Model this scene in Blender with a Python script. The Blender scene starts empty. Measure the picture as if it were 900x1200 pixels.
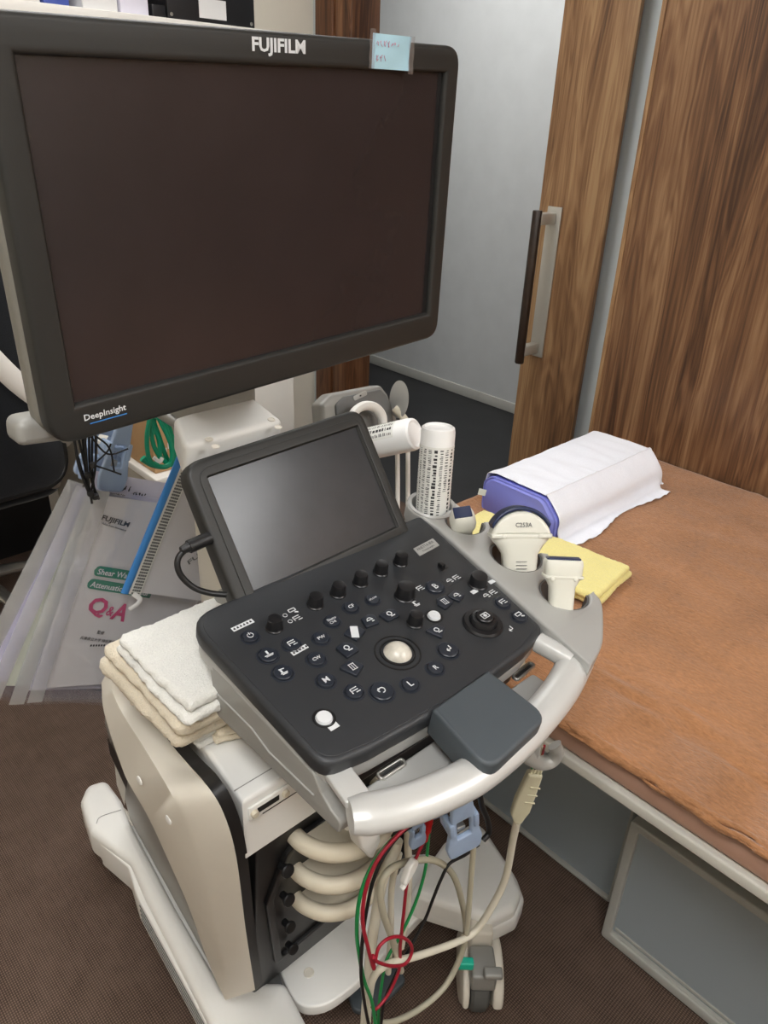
import bpy, bmesh, math, random
from mathutils import Vector, Matrix, noise
random.seed(7)
S = bpy.context.scene
COL = S.collection
PI = math.pi

# ------------------------------------------------------------------ camera
R3 = Matrix(((0.73287576, 0.28757586, -0.61659812), (-0.67927415, 0.36051728, -0.63922916), (0.0384674, 0.88731472, 0.45955722)))
CAM = Vector((0, 0, 1.40))
FPX = 896.0
cd = bpy.data.cameras.new('camera')
cd.sensor_fit = 'VERTICAL'; cd.sensor_height = 36.0; cd.lens = FPX / 1200 * 36.0
cd.clip_start = 0.02
co = bpy.data.objects.new('camera', cd); COL.objects.link(co)
co.matrix_world = Matrix.Translation(CAM) @ R3.to_4x4()
S.camera = co

def ray(u, v):
    return R3 @ Vector(((u - 450) / FPX, -(v - 600) / FPX, -1.0))
def at(u, v, ax, val):                     # a pixel of the photograph measured on the plane x, y or z = val
    d = ray(u, v)
    return CAM + d * ((val - CAM[ax]) / d[ax])
def AX(u, v, x): return at(u, v, 0, x)
def AY(u, v, y): return at(u, v, 1, y)
def AZ(u, v, z): return at(u, v, 2, z)

class Fr:                                  # a local frame: origin, two axes, normal
    def __init__(s, o, ex, ey):
        s.o = Vector(o); s.x = Vector(ex).normalized()
        ey = Vector(ey); s.z = s.x.cross(ey).normalized(); s.y = s.z.cross(s.x)
    def __call__(s, a, b, c=0.0): return s.o + s.x * a + s.y * b + s.z * c
    def px(s, u, v, c=0.0):
        d = ray(u, v); t = ((s.o - CAM).dot(s.z) + c) / d.dot(s.z)
        p = CAM + d * t - s.o
        return (p.dot(s.x), p.dot(s.y))
    def sh(s, a, b, c=0.0, rot=0.0):       # a shifted (and turned) copy
        x = s.x * math.cos(rot) + s.y * math.sin(rot)
        y = -s.x * math.sin(rot) + s.y * math.cos(rot)
        return Fr(s(a, b, c), x, y)
WF = Fr((0, 0, 0), (1, 0, 0), (0, 1, 0))

# ------------------------------------------------------------------ materials
def lin(c):
    c = c / 255.0
    return c / 12.92 if c <= .04045 else ((c + .055) / 1.055) ** 2.4
def rgb(*c): return (lin(c[0]), lin(c[1]), lin(c[2]), 1)
def nodes(name):
    m = bpy.data.materials.new(name); m.use_nodes = True
    nt = m.node_tree; b = nt.nodes['Principled BSDF']
    return m, nt, b
def nd(nt, typ, **kw):
    n = nt.nodes.new(typ)
    for k, v in kw.items():
        if k in n.inputs: n.inputs[k].default_value = v
        else: setattr(n, k, v)
    return n
def coords(nt, scale=(1, 1, 1), rot=(0, 0, 0)):
    g = nd(nt, 'ShaderNodeNewGeometry')
    mp = nd(nt, 'ShaderNodeMapping'); mp.inputs['Scale'].default_value = scale; mp.inputs['Rotation'].default_value = rot
    nt.links.new(g.outputs['Position'], mp.inputs['Vector'])
    return mp.outputs['Vector']
def plastic(name, col, rough=.45, var=.06, metal=0.0, bump=.05, scale=60, spec=.5, nscale=9):
    m, nt, b = nodes(name)
    v = coords(nt)
    n = nd(nt, 'ShaderNodeTexNoise', Scale=nscale, Detail=4.0); nt.links.new(v, n.inputs['Vector'])
    r = nd(nt, 'ShaderNodeValToRGB'); c = rgb(*col)
    r.color_ramp.elements[0].color = tuple(x * (1 - var) for x in c[:3]) + (1,)
    r.color_ramp.elements[1].color = tuple(min(1, x * (1 + var)) for x in c[:3]) + (1,)
    r.color_ramp.elements[0].position = .3; r.color_ramp.elements[1].position = .7
    nt.links.new(n.outputs['Fac'], r.inputs['Fac']); nt.links.new(r.outputs['Color'], b.inputs['Base Color'])
    b.inputs['Roughness'].default_value = rough; b.inputs['Metallic'].default_value = metal
    b.inputs['Specular IOR Level'].default_value = spec
    if bump:
        n2 = nd(nt, 'ShaderNodeTexNoise', Scale=scale * 12.0, Detail=2.0); nt.links.new(v, n2.inputs['Vector'])
        bp = nd(nt, 'ShaderNodeBump', Strength=bump, Distance=.001)
        nt.links.new(n2.outputs['Fac'], bp.inputs['Height']); nt.links.new(bp.outputs['Normal'], b.inputs['Normal'])
    return m
def cloth(name, col, var=.18, scale=400, bump=.6, dist=.003, stretch=(1, 1, 1), big=12):
    m, nt, b = nodes(name)
    v = coords(nt, stretch)
    n = nd(nt, 'ShaderNodeTexNoise', Scale=float(scale), Detail=3.0, Roughness=.7); nt.links.new(v, n.inputs['Vector'])
    g = nd(nt, 'ShaderNodeTexNoise', Scale=float(big), Detail=3.0); nt.links.new(coords(nt), g.inputs['Vector'])
    mx = nd(nt, 'ShaderNodeMath', operation='MULTIPLY_ADD'); nt.links.new(n.outputs['Fac'], mx.inputs[0]); mx.inputs[1].default_value = .65
    m2 = nd(nt, 'ShaderNodeMath', operation='MULTIPLY'); nt.links.new(g.outputs['Fac'], m2.inputs[0]); m2.inputs[1].default_value = .35
    nt.links.new(m2.outputs[0], mx.inputs[2])
    r = nd(nt, 'ShaderNodeValToRGB'); c = rgb(*col)
    r.color_ramp.elements[0].color = tuple(x * (1 - var) for x in c[:3]) + (1,)
    r.color_ramp.elements[1].color = tuple(min(1, x * (1 + var)) for x in c[:3]) + (1,)
    r.color_ramp.elements[0].position = .32; r.color_ramp.elements[1].position = .68
    nt.links.new(mx.outputs[0], r.inputs['Fac']); nt.links.new(r.outputs['Color'], b.inputs['Base Color'])
    b.inputs['Roughness'].default_value = .95; b.inputs['Specular IOR Level'].default_value = .1
    b.inputs['Sheen Weight'].default_value = .25; b.inputs['Sheen Roughness'].default_value = .5
    bp = nd(nt, 'ShaderNodeBump', Strength=bump, Distance=dist)
    nt.links.new(n.outputs['Fac'], bp.inputs['Height']); nt.links.new(bp.outputs['Normal'], b.inputs['Normal'])
    return m
def walnut(name, cols, seed=0.0, board=.17, red=.25):
    m, nt, b = nodes(name)
    L = nt.links.new
    pos = nd(nt, 'ShaderNodeNewGeometry').outputs['Position']
    sep = nd(nt, 'ShaderNodeSeparateXYZ'); L(pos, sep.inputs[0])
    # boards of veneer: a value per strip of width 'board' along Y
    dv = nd(nt, 'ShaderNodeMath', operation='DIVIDE'); L(sep.outputs['Y'], dv.inputs[0]); dv.inputs[1].default_value = board
    ad = nd(nt, 'ShaderNodeMath', operation='ADD'); L(dv.outputs[0], ad.inputs[0]); ad.inputs[1].default_value = seed
    fl = nd(nt, 'ShaderNodeMath', operation='FLOOR'); L(ad.outputs[0], fl.inputs[0])
    wn = nd(nt, 'ShaderNodeTexWhiteNoise', noise_dimensions='1D'); L(fl.outputs[0], wn.inputs['W'])
    off = nd(nt, 'ShaderNodeVectorMath', operation='SCALE'); L(wn.outputs['Color'], off.inputs[0]); off.inputs['Scale'].default_value = 7.0
    add = nd(nt, 'ShaderNodeVectorMath', operation='ADD'); L(pos, add.inputs[0]); L(off.outputs[0], add.inputs[1])
    def mapn(sc):
        mp = nd(nt, 'ShaderNodeMapping'); mp.inputs['Scale'].default_value = sc; L(add.outputs[0], mp.inputs['Vector']); return mp.outputs[0]
    big = nd(nt, 'ShaderNodeTexNoise', Scale=1.0, Detail=3.0, Distortion=.9); L(mapn((8, 9, .9)), big.inputs['Vector'])
    # growth rings: bands of the smooth field
    rg = nd(nt, 'ShaderNodeMath', operation='MULTIPLY'); L(big.outputs['Fac'], rg.inputs[0]); rg.inputs[1].default_value = 95.0
    sn = nd(nt, 'ShaderNodeMath', operation='SINE'); L(rg.outputs[0], sn.inputs[0])
    fine = nd(nt, 'ShaderNodeTexNoise', Scale=1.0, Detail=5.0, Roughness=.7); L(mapn((150, 150, 4)), fine.inputs['Vector'])
    mid = nd(nt, 'ShaderNodeTexNoise', Scale=1.0, Detail=2.0); L(mapn((30, 34, .8)), mid.inputs['Vector'])
    s1 = nd(nt, 'ShaderNodeMath', operation='MULTIPLY_ADD'); L(sn.outputs[0], s1.inputs[0]); s1.inputs[1].default_value = .065; L(big.outputs['Fac'], s1.inputs[2])
    s2 = nd(nt, 'ShaderNodeMath', operation='MULTIPLY_ADD'); L(fine.outputs['Fac'], s2.inputs[0]); s2.inputs[1].default_value = .62; L(s1.outputs[0], s2.inputs[2])
    s3 = nd(nt, 'ShaderNodeMath', operation='MULTIPLY_ADD'); L(mid.outputs['Fac'], s3.inputs[0]); s3.inputs[1].default_value = .42; L(s2.outputs[0], s3.inputs[2])
    s4 = nd(nt, 'ShaderNodeMath', operation='MULTIPLY_ADD'); L(wn.outputs['Value'], s4.inputs[0]); s4.inputs[1].default_value = .09; L(s3.outputs[0], s4.inputs[2])
    r = nd(nt, 'ShaderNodeValToRGB')
    r.color_ramp.elements[0].position = .62; r.color_ramp.elements[0].color = rgb(*cols[0])
    r.color_ramp.elements[1].position = 1.0; r.color_ramp.elements[1].color = rgb(*cols[3])
    e = r.color_ramp.elements.new(.77); e.color = rgb(*cols[1])
    e = r.color_ramp.elements.new(.88); e.color = rgb(*cols[2])
    sc = nd(nt, 'ShaderNodeMath', operation='MULTIPLY'); L(s4.outputs[0], sc.inputs[0]); sc.inputs[1].default_value = .78
    L(sc.outputs[0], r.inputs['Fac']); L(r.outputs['Color'], b.inputs['Base Color'])
    b.inputs['Roughness'].default_value = .42; b.inputs['Specular IOR Level'].default_value = .35
    bp = nd(nt, 'ShaderNodeBump', Strength=.12, Distance=.001); L(fine.outputs['Fac'], bp.inputs['Height']); L(bp.outputs['Normal'], b.inputs['Normal'])
    return m
def carpet(name, dark, light, per=.0040):
    m, nt, b = nodes(name); L = nt.links.new
    v = coords(nt)
    sep = nd(nt, 'ShaderNodeSeparateXYZ'); L(v, sep.inputs[0])
    out = []
    for ax, p in (('X', per), ('Y', per * 1.25)):
        k = nd(nt, 'ShaderNodeMath', operation='MULTIPLY'); L(sep.outputs[ax], k.inputs[0]); k.inputs[1].default_value = 2 * PI / p
        s = nd(nt, 'ShaderNodeMath', operation='SINE'); L(k.outputs[0], s.inputs[0])
        h = nd(nt, 'ShaderNodeMath', operation='MULTIPLY_ADD'); L(s.outputs[0], h.inputs[0]); h.inputs[1].default_value = .5; h.inputs[2].default_value = .5
        out.append(h.outputs[0])
    mul = nd(nt, 'ShaderNodeMath', operation='MULTIPLY'); L(out[0], mul.inputs[0]); L(out[1], mul.inputs[1])
    n = nd(nt, 'ShaderNodeTexNoise', Scale=14.0, Detail=5.0, Roughness=.7); L(v, n.inputs['Vector'])
    st = nd(nt, 'ShaderNodeTexNoise', Scale=1.0, Detail=2.0)
    mp = nd(nt, 'ShaderNodeMapping'); mp.inputs['Scale'].default_value = (300, 12, 1); L(v, mp.inputs['Vector']); L(mp.outputs[0], st.inputs['Vector'])
    a = nd(nt, 'ShaderNodeMath', operation='MULTIPLY_ADD'); L(n.outputs['Fac'], a.inputs[0]); a.inputs[1].default_value = .5; L(mul.outputs[0], a.inputs[2])
    a2 = nd(nt, 'ShaderNodeMath', operation='MULTIPLY_ADD'); L(st.outputs['Fac'], a2.inputs[0]); a2.inputs[1].default_value = .35; L(a.outputs[0], a2.inputs[2])
    r = nd(nt, 'ShaderNodeValToRGB')
    r.color_ramp.elements[0].position = .35; r.color_ramp.elements[0].color = rgb(*dark)
    r.color_ramp.elements[1].position = 1.0; r.color_ramp.elements[1].color = rgb(*light)
    L(a2.outputs[0], r.inputs['Fac']); L(r.outputs['Color'], b.inputs['Base Color'])
    b.inputs['Roughness'].default_value = .9; b.inputs['Specular IOR Level'].default_value = .2
    bp = nd(nt, 'ShaderNodeBump', Strength=.5, Distance=.002); L(mul.outputs[0], bp.inputs['Height']); L(bp.outputs['Normal'], b.inputs['Normal'])
    return m
def frosted(name, col, clear=.25):
    m, nt, b = nodes(name); L = nt.links.new
    nt.nodes.remove(b); out = [n for n in nt.nodes if n.type == 'OUTPUT_MATERIAL'][0]
    n = nd(nt, 'ShaderNodeTexNoise', Scale=5.0, Detail=3.0); L(coords(nt), n.inputs['Vector'])
    r = nd(nt, 'ShaderNodeValToRGB'); c = rgb(*col)
    r.color_ramp.elements[0].color = tuple(x * .92 for x in c[:3]) + (1,); r.color_ramp.elements[1].color = c
    L(n.outputs['Fac'], r.inputs['Fac'])
    d = nd(nt, 'ShaderNodeBsdfDiffuse'); L(r.outputs[0], d.inputs['Color'])
    t = nd(nt, 'ShaderNodeBsdfTranslucent'); L(r.outputs[0], t.inputs['Color'])
    g = nd(nt, 'ShaderNodeBsdfGlossy', Roughness=.4)
    tr = nd(nt, 'ShaderNodeBsdfTransparent')
    m1 = nd(nt, 'ShaderNodeMixShader', Fac=.45); L(d.outputs[0], m1.inputs[1]); L(t.outputs[0], m1.inputs[2])
    m2 = nd(nt, 'ShaderNodeMixShader', Fac=.06); L(m1.outputs[0], m2.inputs[1]); L(g.outputs[0], m2.inputs[2])
    m3 = nd(nt, 'ShaderNodeMixShader', Fac=clear); L(m2.outputs[0], m3.inputs[1]); L(tr.outputs[0], m3.inputs[2])
    L(m3.outputs[0], out.inputs['Surface'])
    return m
def film(name, gloss=.08, tint=(250, 250, 255), haze=.12):
    m, nt, b = nodes(name); L = nt.links.new
    nt.nodes.remove(b); out = [n for n in nt.nodes if n.type == 'OUTPUT_MATERIAL'][0]
    n = nd(nt, 'ShaderNodeTexNoise', Scale=26.0, Detail=2.0); L(coords(nt, (1, 1, .4)), n.inputs['Vector'])
    bp = nd(nt, 'ShaderNodeBump', Strength=.5, Distance=.01); L(n.outputs['Fac'], bp.inputs['Height'])
    tr = nd(nt, 'ShaderNodeBsdfTransparent'); tr.inputs['Color'].default_value = rgb(*tint)
    g = nd(nt, 'ShaderNodeBsdfGlossy', Roughness=.15); L(bp.outputs['Normal'], g.inputs['Normal'])
    d = nd(nt, 'ShaderNodeBsdfDiffuse'); d.inputs['Color'].default_value = rgb(235, 235, 232)
    m1 = nd(nt, 'ShaderNodeMixShader', Fac=haze); L(tr.outputs[0], m1.inputs[1]); L(d.outputs[0], m1.inputs[2])
    m2 = nd(nt, 'ShaderNodeMixShader', Fac=gloss); L(m1.outputs[0], m2.inputs[1]); L(g.outputs[0], m2.inputs[2])
    L(m2.outputs[0], out.inputs['Surface'])
    return m
def lamp_mat(name, col, strength):
    m, nt, b = nodes(name)
    b.inputs['Base Color'].default_value = rgb(245, 245, 240)
    b.inputs['Emission Color'].default_value = rgb(*col); b.inputs['Emission Strength'].default_value = strength
    return m

M = dict(
    bezel=plastic('dark bezel plastic', (36, 36, 34), .5, .05),
    bezelback=plastic('warm grey monitor back', (122, 119, 110), .45, .04),
    silver=plastic('silver painted plastic', (176, 176, 173), .38, .03, .25, .03),
    silver_dark=plastic('grey painted plastic', (150, 149, 144), .42, .03, .15, .03),
    handle=plastic('bright silver paint', (203, 203, 200), .33, .03, .2, .02),
    cream=plastic('warm white plastic', (222, 216, 203), .42, .03, 0, .03),
    white=plastic('white plastic', (236, 235, 230), .4, .02, 0, .03),
    hookc=plastic('cream rubbery plastic', (214, 205, 184), .5, .04, 0, .03),
    panel=plastic('console black plastic', (44, 46, 49), .47, .07, 0, .12, 90),
    black=plastic('black plastic', (22, 22, 23), .45, .05),
    knob=plastic('black knob plastic', (25, 25, 27), .35, .05),
    button=plastic('blue black button', (36, 41, 50), .35, .05),
    legend=plastic('white print', (215, 218, 220), .6, .02, 0, 0),
    pad=plastic('slate grey plastic', (70, 77, 82), .5, .04, 0, .1),
    mid=plastic('mid grey plastic', (110, 111, 110), .5, .04),
    cup=plastic('dark grey cup lining', (84, 84, 83), .55, .04),
    ball=plastic('milky trackball', (205, 200, 188), .25, .25, 0, 0, nscale=60),
    screen=plastic('unlit screen', (43, 37, 38), .26, .1, 0, .02, spec=.55),
    glass=plastic('unlit touch glass', (46, 47, 49), .2, .08, 0, 0, spec=.36, nscale=30),
    rubber=plastic('grey rubber tyre', (88, 89, 87), .6, .06),
    navy=plastic('navy acoustic lens', (28, 40, 74), .35, .05),
    probe=plastic('ivory probe shell', (221, 220, 208), .38, .02, 0, .02),
    gel=plastic('white bottle plastic', (238, 238, 236), .35, .02, 0, .02),
    lab=plastic('printed label paper', (226, 226, 220), .5, .03, 0, 0),
    ink=plastic('black ink', (45, 45, 46), .6, .05, 0, 0),
    pink=plastic('pink ink', (196, 62, 112), .6, .05, 0, 0),
    teal=plastic('green ink', (24, 124, 96), .6, .04, 0, 0),
    note=plastic('light blue note paper', (170, 208, 222), .8, .04, 0, .02),
    hand=plastic('red pencil', (190, 130, 150), .8, .05, 0, 0),
    paper=plastic('white paper', (226, 225, 224), .7, .03, 0, .02),
    booklet=plastic('pale grey booklet cover', (212, 210, 205), .5, .03, 0, .02),
    lilac=plastic('lilac white paper', (222, 219, 232), .7, .02, 0, .02),
    chartreuse=plastic('pale green paper', (216, 220, 196), .7, .05, 0, .02),
    film=film('clear plastic sleeve', .07, haze=.04), tape=film('clear tape', .2, haze=.12),
    filmedge=film('milky sleeve edge', .15, haze=.34),
    bluezip=plastic('blue zip', (62, 134, 205), .4, .05), meshc=None,
    blueclip=plastic('pale blue clamp plastic', (158, 178, 206), .4, .04),
    greenc=plastic('green cord', (0, 158, 118), .45, .06), greenw=plastic('green lead', (24, 134, 70), .4, .05),
    redw=plastic('dark red lead', (158, 26, 46), .4, .05), redp=plastic('red plug', (214, 22, 26), .35, .05),
    blackw=plastic('black lead', (18, 18, 19), .45, .05), creamw=plastic('cream cable', (216, 210, 192), .45, .04),
    beigew=plastic('beige cable', (182, 177, 156), .45, .04), yoke=plastic('beige yoke', (200, 195, 168), .5, .04),
    tealp=plastic('teal brake lever', (32, 178, 150), .4, .05),
    steel=plastic('brushed steel', (190, 188, 182), .3, .04, .9, .03),
    nickel=plastic('satin aluminium', (196, 194, 186), .42, .03, .5, .03),
    darkwood=plastic('dark stained grip', (44, 32, 24), .35, .3, 0, .05, nscale=40),
    card=plastic('corrugated cardboard', (182, 146, 104), .8, .06, 0, .05),
    vinyl=plastic('rose beige vinyl', (176, 138, 118), .45, .04, 0, .05),
    rail=plastic('off white bed rail', (206, 204, 194), .45, .03),
    purple=plastic('lavender vinyl', (124, 130, 214), .42, .04, 0, .05),
    tag=plastic('white woven tag', (226, 236, 228), .7, .03, 0, 0),
    wall=plastic('cream wallpaper', (232, 226, 212), .85, .02, 0, .1, 40),
    hall=plastic('grey white wallpaper', (206, 207, 206), .8, .03, 0, .1, 40),
    gap=plastic('pale blue grey wallpaper', (198, 205, 206), .8, .03, 0, .1, 40),
    ceil=plastic('white ceiling board', (238, 237, 233), .9, .02, 0, .1, 40),
    hallfloor=plastic('black hall tile', (34, 34, 36), .5, .25, 0, .1, nscale=6),
    skirt=plastic('grey skirting', (196, 194, 186), .6, .06),
    deskw=plastic('white laminate', (232, 229, 222), .4, .02, 0, .02),
    cab=plastic('beige grey steel', (170, 163, 150), .5, .03),
    binder=plastic('black binder board', (24, 24, 27), .4, .05),
    bluebook=plastic('blue book board', (66, 84, 160), .5, .05),
    tanb=plastic('tan basket plastic', (198, 166, 122), .5, .05),
    frost=frosted('frosted polypropylene', (206, 216, 222), .18),
    frostrim=frosted('thick frosted rim', (222, 222, 216), .06),
    towelw=cloth('white towelling', (241, 240, 233), .10, 520, .8), towelc=cloth('cream towelling', (240, 228, 204), .10, 480, .9),
    yellow=cloth('yellow towelling', (240, 228, 150), .08, 480, .7),
    bedc=cloth('brown towelling', (158, 112, 76), .32, 260, .7, .003, (1, .35, 1), 9),
    gauze=cloth('white nonwoven paper', (236, 239, 247), .04, 300, .25, .001),
    netting=cloth('black chair mesh', (24, 26, 30), .5, 420, .5, .001),
    floor=carpet('brown woven carpet', (66, 52, 44), (124, 104, 92)),
    walnut=walnut('walnut veneer', ((74, 52, 38), (114, 82, 58), (136, 103, 74), (158, 125, 93)), 0.35, .21),
    walnut2=walnut('light walnut veneer', ((86, 62, 44), (124, 92, 64), (144, 110, 78), (164, 132, 96)), .1, .5),
    jamb=walnut('dark walnut trim', ((66, 42, 28), (98, 64, 42), (118, 80, 54), (136, 96, 66)), .1, .06),
)

# ------------------------------------------------------------------ mesh helpers
class G:
    def __init__(s): s.v = []; s.f = []
    def add(s, vs, fs):
        o = len(s.v); s.v += [Vector(p) for p in vs]; s.f += [tuple(i + o for i in f) for f in fs]; return s
    def join(s, g): return s.add(g.v, g.f)
    def xf(s, fn): s.v = [Vector(fn(p)) for p in s.v]; return s
def from_bm(bm):
    g = G(); bm.verts.index_update()
    g.add([v.co.copy() for v in bm.verts], [[v.index for v in f.verts] for f in bm.faces]); bm.free(); return g
def box(F, a0, a1, b0, b1, c0, c1, bev=0.0, seg=3):
    bm = bmesh.new(); bmesh.ops.create_cube(bm, size=1)
    for v in bm.verts:
        v.co = Vector(((a0 + a1) / 2 + v.co.x * (a1 - a0), (b0 + b1) / 2 + v.co.y * (b1 - b0), (c0 + c1) / 2 + v.co.z * (c1 - c0)))
    if bev: bmesh.ops.bevel(bm, geom=bm.edges[:], offset=bev, segments=seg, profile=.5, affect='EDGES')
    return from_bm(bm).xf(lambda p: F(p.x, p.y, p.z))
def fillet(pts, r, n=6):
    out = []; N = len(pts); pts = [Vector((p[0], p[1])) for p in pts]
    for i in range(N):
        p = pts[i]; a = pts[i - 1] - p; b = pts[(i + 1) % N] - p
        rr = r[i] if isinstance(r, (list, tuple)) else r
        if rr <= 0: out.append((p.x, p.y)); continue
        ang = a.angle(b); d = min(rr / math.tan(ang / 2), a.length * .48, b.length * .48)
        p0 = p + a.normalized() * d; p1 = p + b.normalized() * d
        for k in range(n + 1):
            t = k / n; q = p0 * (1 - t) ** 2 + p * (2 * t * (1 - t)) + p1 * t * t
            out.append((q.x, q.y))
    return out
def rrect(a0, a1, b0, b1, r, n=6): return fillet([(a0, b0), (a1, b0), (a1, b1), (a0, b1)], r, n)
def ell(a, b, ra, rb=None, n=28, rot=0.0):
    rb = ra if rb is None else rb; o = []
    for k in range(n):
        t = 2 * PI * k / n; x = ra * math.cos(t); y = rb * math.sin(t)
        o.append((a + x * math.cos(rot) - y * math.sin(rot), b + x * math.sin(rot) + y * math.cos(rot)))
    return o
def cat(pts, n=8, closed=False):
    P = [Vector(p) for p in pts]; N = len(P); out = []
    if N < 3 and not closed:
        return [P[0].lerp(P[1], k / n) for k in range(n + 1)]
    for i in range(N if closed else N - 1):
        if closed: a, b, c, d = P[i - 1], P[i], P[(i + 1) % N], P[(i + 2) % N]
        else:
            b, c = P[i], P[i + 1]; a = P[i - 1] if i else b * 2 - c; d = P[i + 2] if i + 2 < N else c * 2 - b
        for k in range(n):
            t = k / n
            out.append(.5 * (2 * b + (c - a) * t + (2 * a - 5 * b + 4 * c - d) * t * t + (3 * b - a - 3 * c + d) * t ** 3))
    if not closed: out.append(P[-1])
    return out
def cat2(pts, n=6): return [(p.x, p.y) for p in cat([(a, b, 0) for a, b in pts], n, True)]
def curve_mesh(cu):
    o = bpy.data.objects.new('tmp', cu)
    me = o.to_mesh()
    bm = bmesh.new(); bm.from_mesh(me); o.to_mesh_clear(); bpy.data.objects.remove(o); bpy.data.curves.remove(cu)
    bmesh.ops.remove_doubles(bm, verts=bm.verts[:], dist=1e-6)
    return bm
def plate(F, outline, t, bev=0.0, holes=(), top=0.0, res=3):   # filled outline, from c=top down to c=top-t, rounded rims
    cu = bpy.data.curves.new('tmp', 'CURVE'); cu.dimensions = '2D'; cu.fill_mode = 'BOTH'
    for ring in [outline] + list(holes):
        s = cu.splines.new('POLY'); s.points.add(len(ring) - 1); s.use_cyclic_u = True
        for p, q in zip(s.points, ring): p.co = (q[0], q[1], 0, 1)
    cu.extrude = max(t / 2 - bev, 1e-5); cu.bevel_depth = bev; cu.offset = -bev; cu.bevel_resolution = res
    g = from_bm(curve_mesh(cu))
    return g.xf(lambda p: F(p.x, p.y, p.z + top - t / 2))
def text(F, s, a, b, w, h=None, rot=0.0, bold=0.0, c=.0006, align=True):
    cu = bpy.data.curves.new('tmp', 'FONT'); cu.body = s; cu.size = 1; cu.extrude = .004; cu.offset = bold; cu.resolution_u = 2
    bm = curve_mesh(cu)
    if not bm.verts: bm.free(); return G()
    xs = [v.co.x for v in bm.verts]; ys = [v.co.y for v in bm.verts]
    x0, x1, y0, y1 = min(xs), max(xs), min(ys), max(ys)
    kx = w / (x1 - x0); ky = (h / (y1 - y0)) if h else kx
    cr, sr = math.cos(rot), math.sin(rot)
    def fn(p):
        x = (p.x - (x0 + x1) / 2) * kx; y = (p.y - (y0 + y1) / 2) * ky
        return F(a + x * cr - y * sr, b + x * sr + y * cr, c + p.z * .02)
    return from_bm(bm).xf(fn)
def tube(pts, r, n=10, smooth=8, caps=True, flat=None, up=None, raw=False):
    P = cat(pts, smooth) if smooth and len(pts) > 2 else [Vector(p) for p in pts]
    N = len(P); T = [(P[min(i + 1, N - 1)] - P[max(i - 1, 0)]).normalized() for i in range(N)]
    g = G(); ref = Vector(up) if up else (Vector((0, 0, 1)) if abs(T[0].z) < .9 else Vector((1, 0, 0)))
    nrm = (ref - T[0] * ref.dot(T[0])).normalized(); vs = []
    for i in range(N):
        if up: nrm = (Vector(up) - T[i] * Vector(up).dot(T[i])).normalized()
        else: nrm = (nrm - T[i] * nrm.dot(T[i])).normalized()
        bi = T[i].cross(nrm); rr = r(i / (N - 1)) if callable(r) else r
        fl = flat or 1.0
        for k in range(n):
            t = 2 * PI * k / n; vs.append(P[i] + nrm * (rr * fl * math.cos(t)) + bi * (rr * math.sin(t)))
    fs = [(i * n + k, i * n + (k + 1) % n, (i + 1) * n + (k + 1) % n, (i + 1) * n + k) for i in range(N - 1) for k in range(n)]
    if caps: fs += [tuple(range(n))[::-1], tuple((N - 1) * n + k for k in range(n))]
    return g.add(vs, fs)
def lathe(F, prof, n=28, ea=1.0, eb=1.0):
    vs = []; fs = []; m = len(prof)
    for r, c in prof:
        for k in range(n):
            t = 2 * PI * k / n; vs.append(F(r * math.cos(t) * ea, r * math.sin(t) * eb, c))
    for i in range(m - 1):
        for k in range(n): fs.append((i * n + k, i * n + (k + 1) % n, (i + 1) * n + (k + 1) % n, (i + 1) * n + k))
    if prof[0][0] > 1e-6: fs.append(tuple(range(n))[::-1])
    if prof[-1][0] > 1e-6: fs.append(tuple((m - 1) * n + k for k in range(n)))
    g = G().add(vs, fs); return g
def loft(rings, closed=True, caps=True):
    n = len(rings[0]); vs = [p for r in rings for p in r]; fs = []
    for i in range(len(rings) - 1):
        for k in range(n if closed else n - 1):
            fs.append((i * n + k, i * n + (k + 1) % n, (i + 1) * n + (k + 1) % n, (i + 1) * n + k))
    if caps and closed: fs += [tuple(range(n))[::-1], tuple((len(rings) - 1) * n + k for k in range(n))]
    return G().add(vs, fs)
def grid(fn, nu, nv, thick=None):
    vs = [fn(i / nu, j / nv) for i in range(nu + 1) for j in range(nv + 1)]
    w = nv + 1
    fs = [(i * w + j, (i + 1) * w + j, (i + 1) * w + j + 1, i * w + j + 1) for i in range(nu) for j in range(nv)]
    return G().add(vs, fs)
WORLD = {}
def obj(name, g, m, parent=None, ang=38, origin=None, recalc=True):
    if origin is None:
        xs = [p.x for p in g.v]; ys = [p.y for p in g.v]; zs = [p.z for p in g.v]
        origin = Vector(((min(xs) + max(xs)) / 2, (min(ys) + max(ys)) / 2, min(zs)))
    me = bpy.data.meshes.new(name)
    me.from_pydata([p - origin for p in g.v], [], g.f)
    bm = bmesh.new(); bm.from_mesh(me)
    bmesh.ops.remove_doubles(bm, verts=bm.verts[:], dist=1e-6)
    if recalc: bmesh.ops.recalc_face_normals(bm, faces=bm.faces[:])
    bm.to_mesh(me); bm.free()
    for p in me.polygons: p.use_smooth = True
    me.set_sharp_from_angle(angle=math.radians(ang))
    me.materials.append(M[m] if isinstance(m, str) else m)
    o = bpy.data.objects.new(name, me); COL.objects.link(o)
    base = WORLD[parent.name] if parent else Vector((0, 0, 0))
    if parent: o.parent = parent
    o.location = origin - base
    WORLD[o.name] = origin
    return o
def thing(name, loc, label, cat_, group=None):
    o = bpy.data.objects.new(name, None); COL.objects.link(o)
    o.empty_display_size = .05; o.location = loc; WORLD[o.name] = Vector(loc)
    return tag(o, label, cat_, group)
def tag(o, label, cat_, group=None, kind=None):
    o['label'] = label; o['category'] = cat_
    if group: o['group'] = group
    if kind: o['kind'] = kind
    return o
def struct(name, g, m, parent=None, ang=38):
    o = obj(name, g, m, parent, ang)
    if not parent: o['kind'] = 'structure'
    return o
def fbm(p, s, amp, seed=0.0):
    return noise.noise(Vector(p) * s + Vector((seed, seed * 1.7, seed * .3))) * amp

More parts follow.
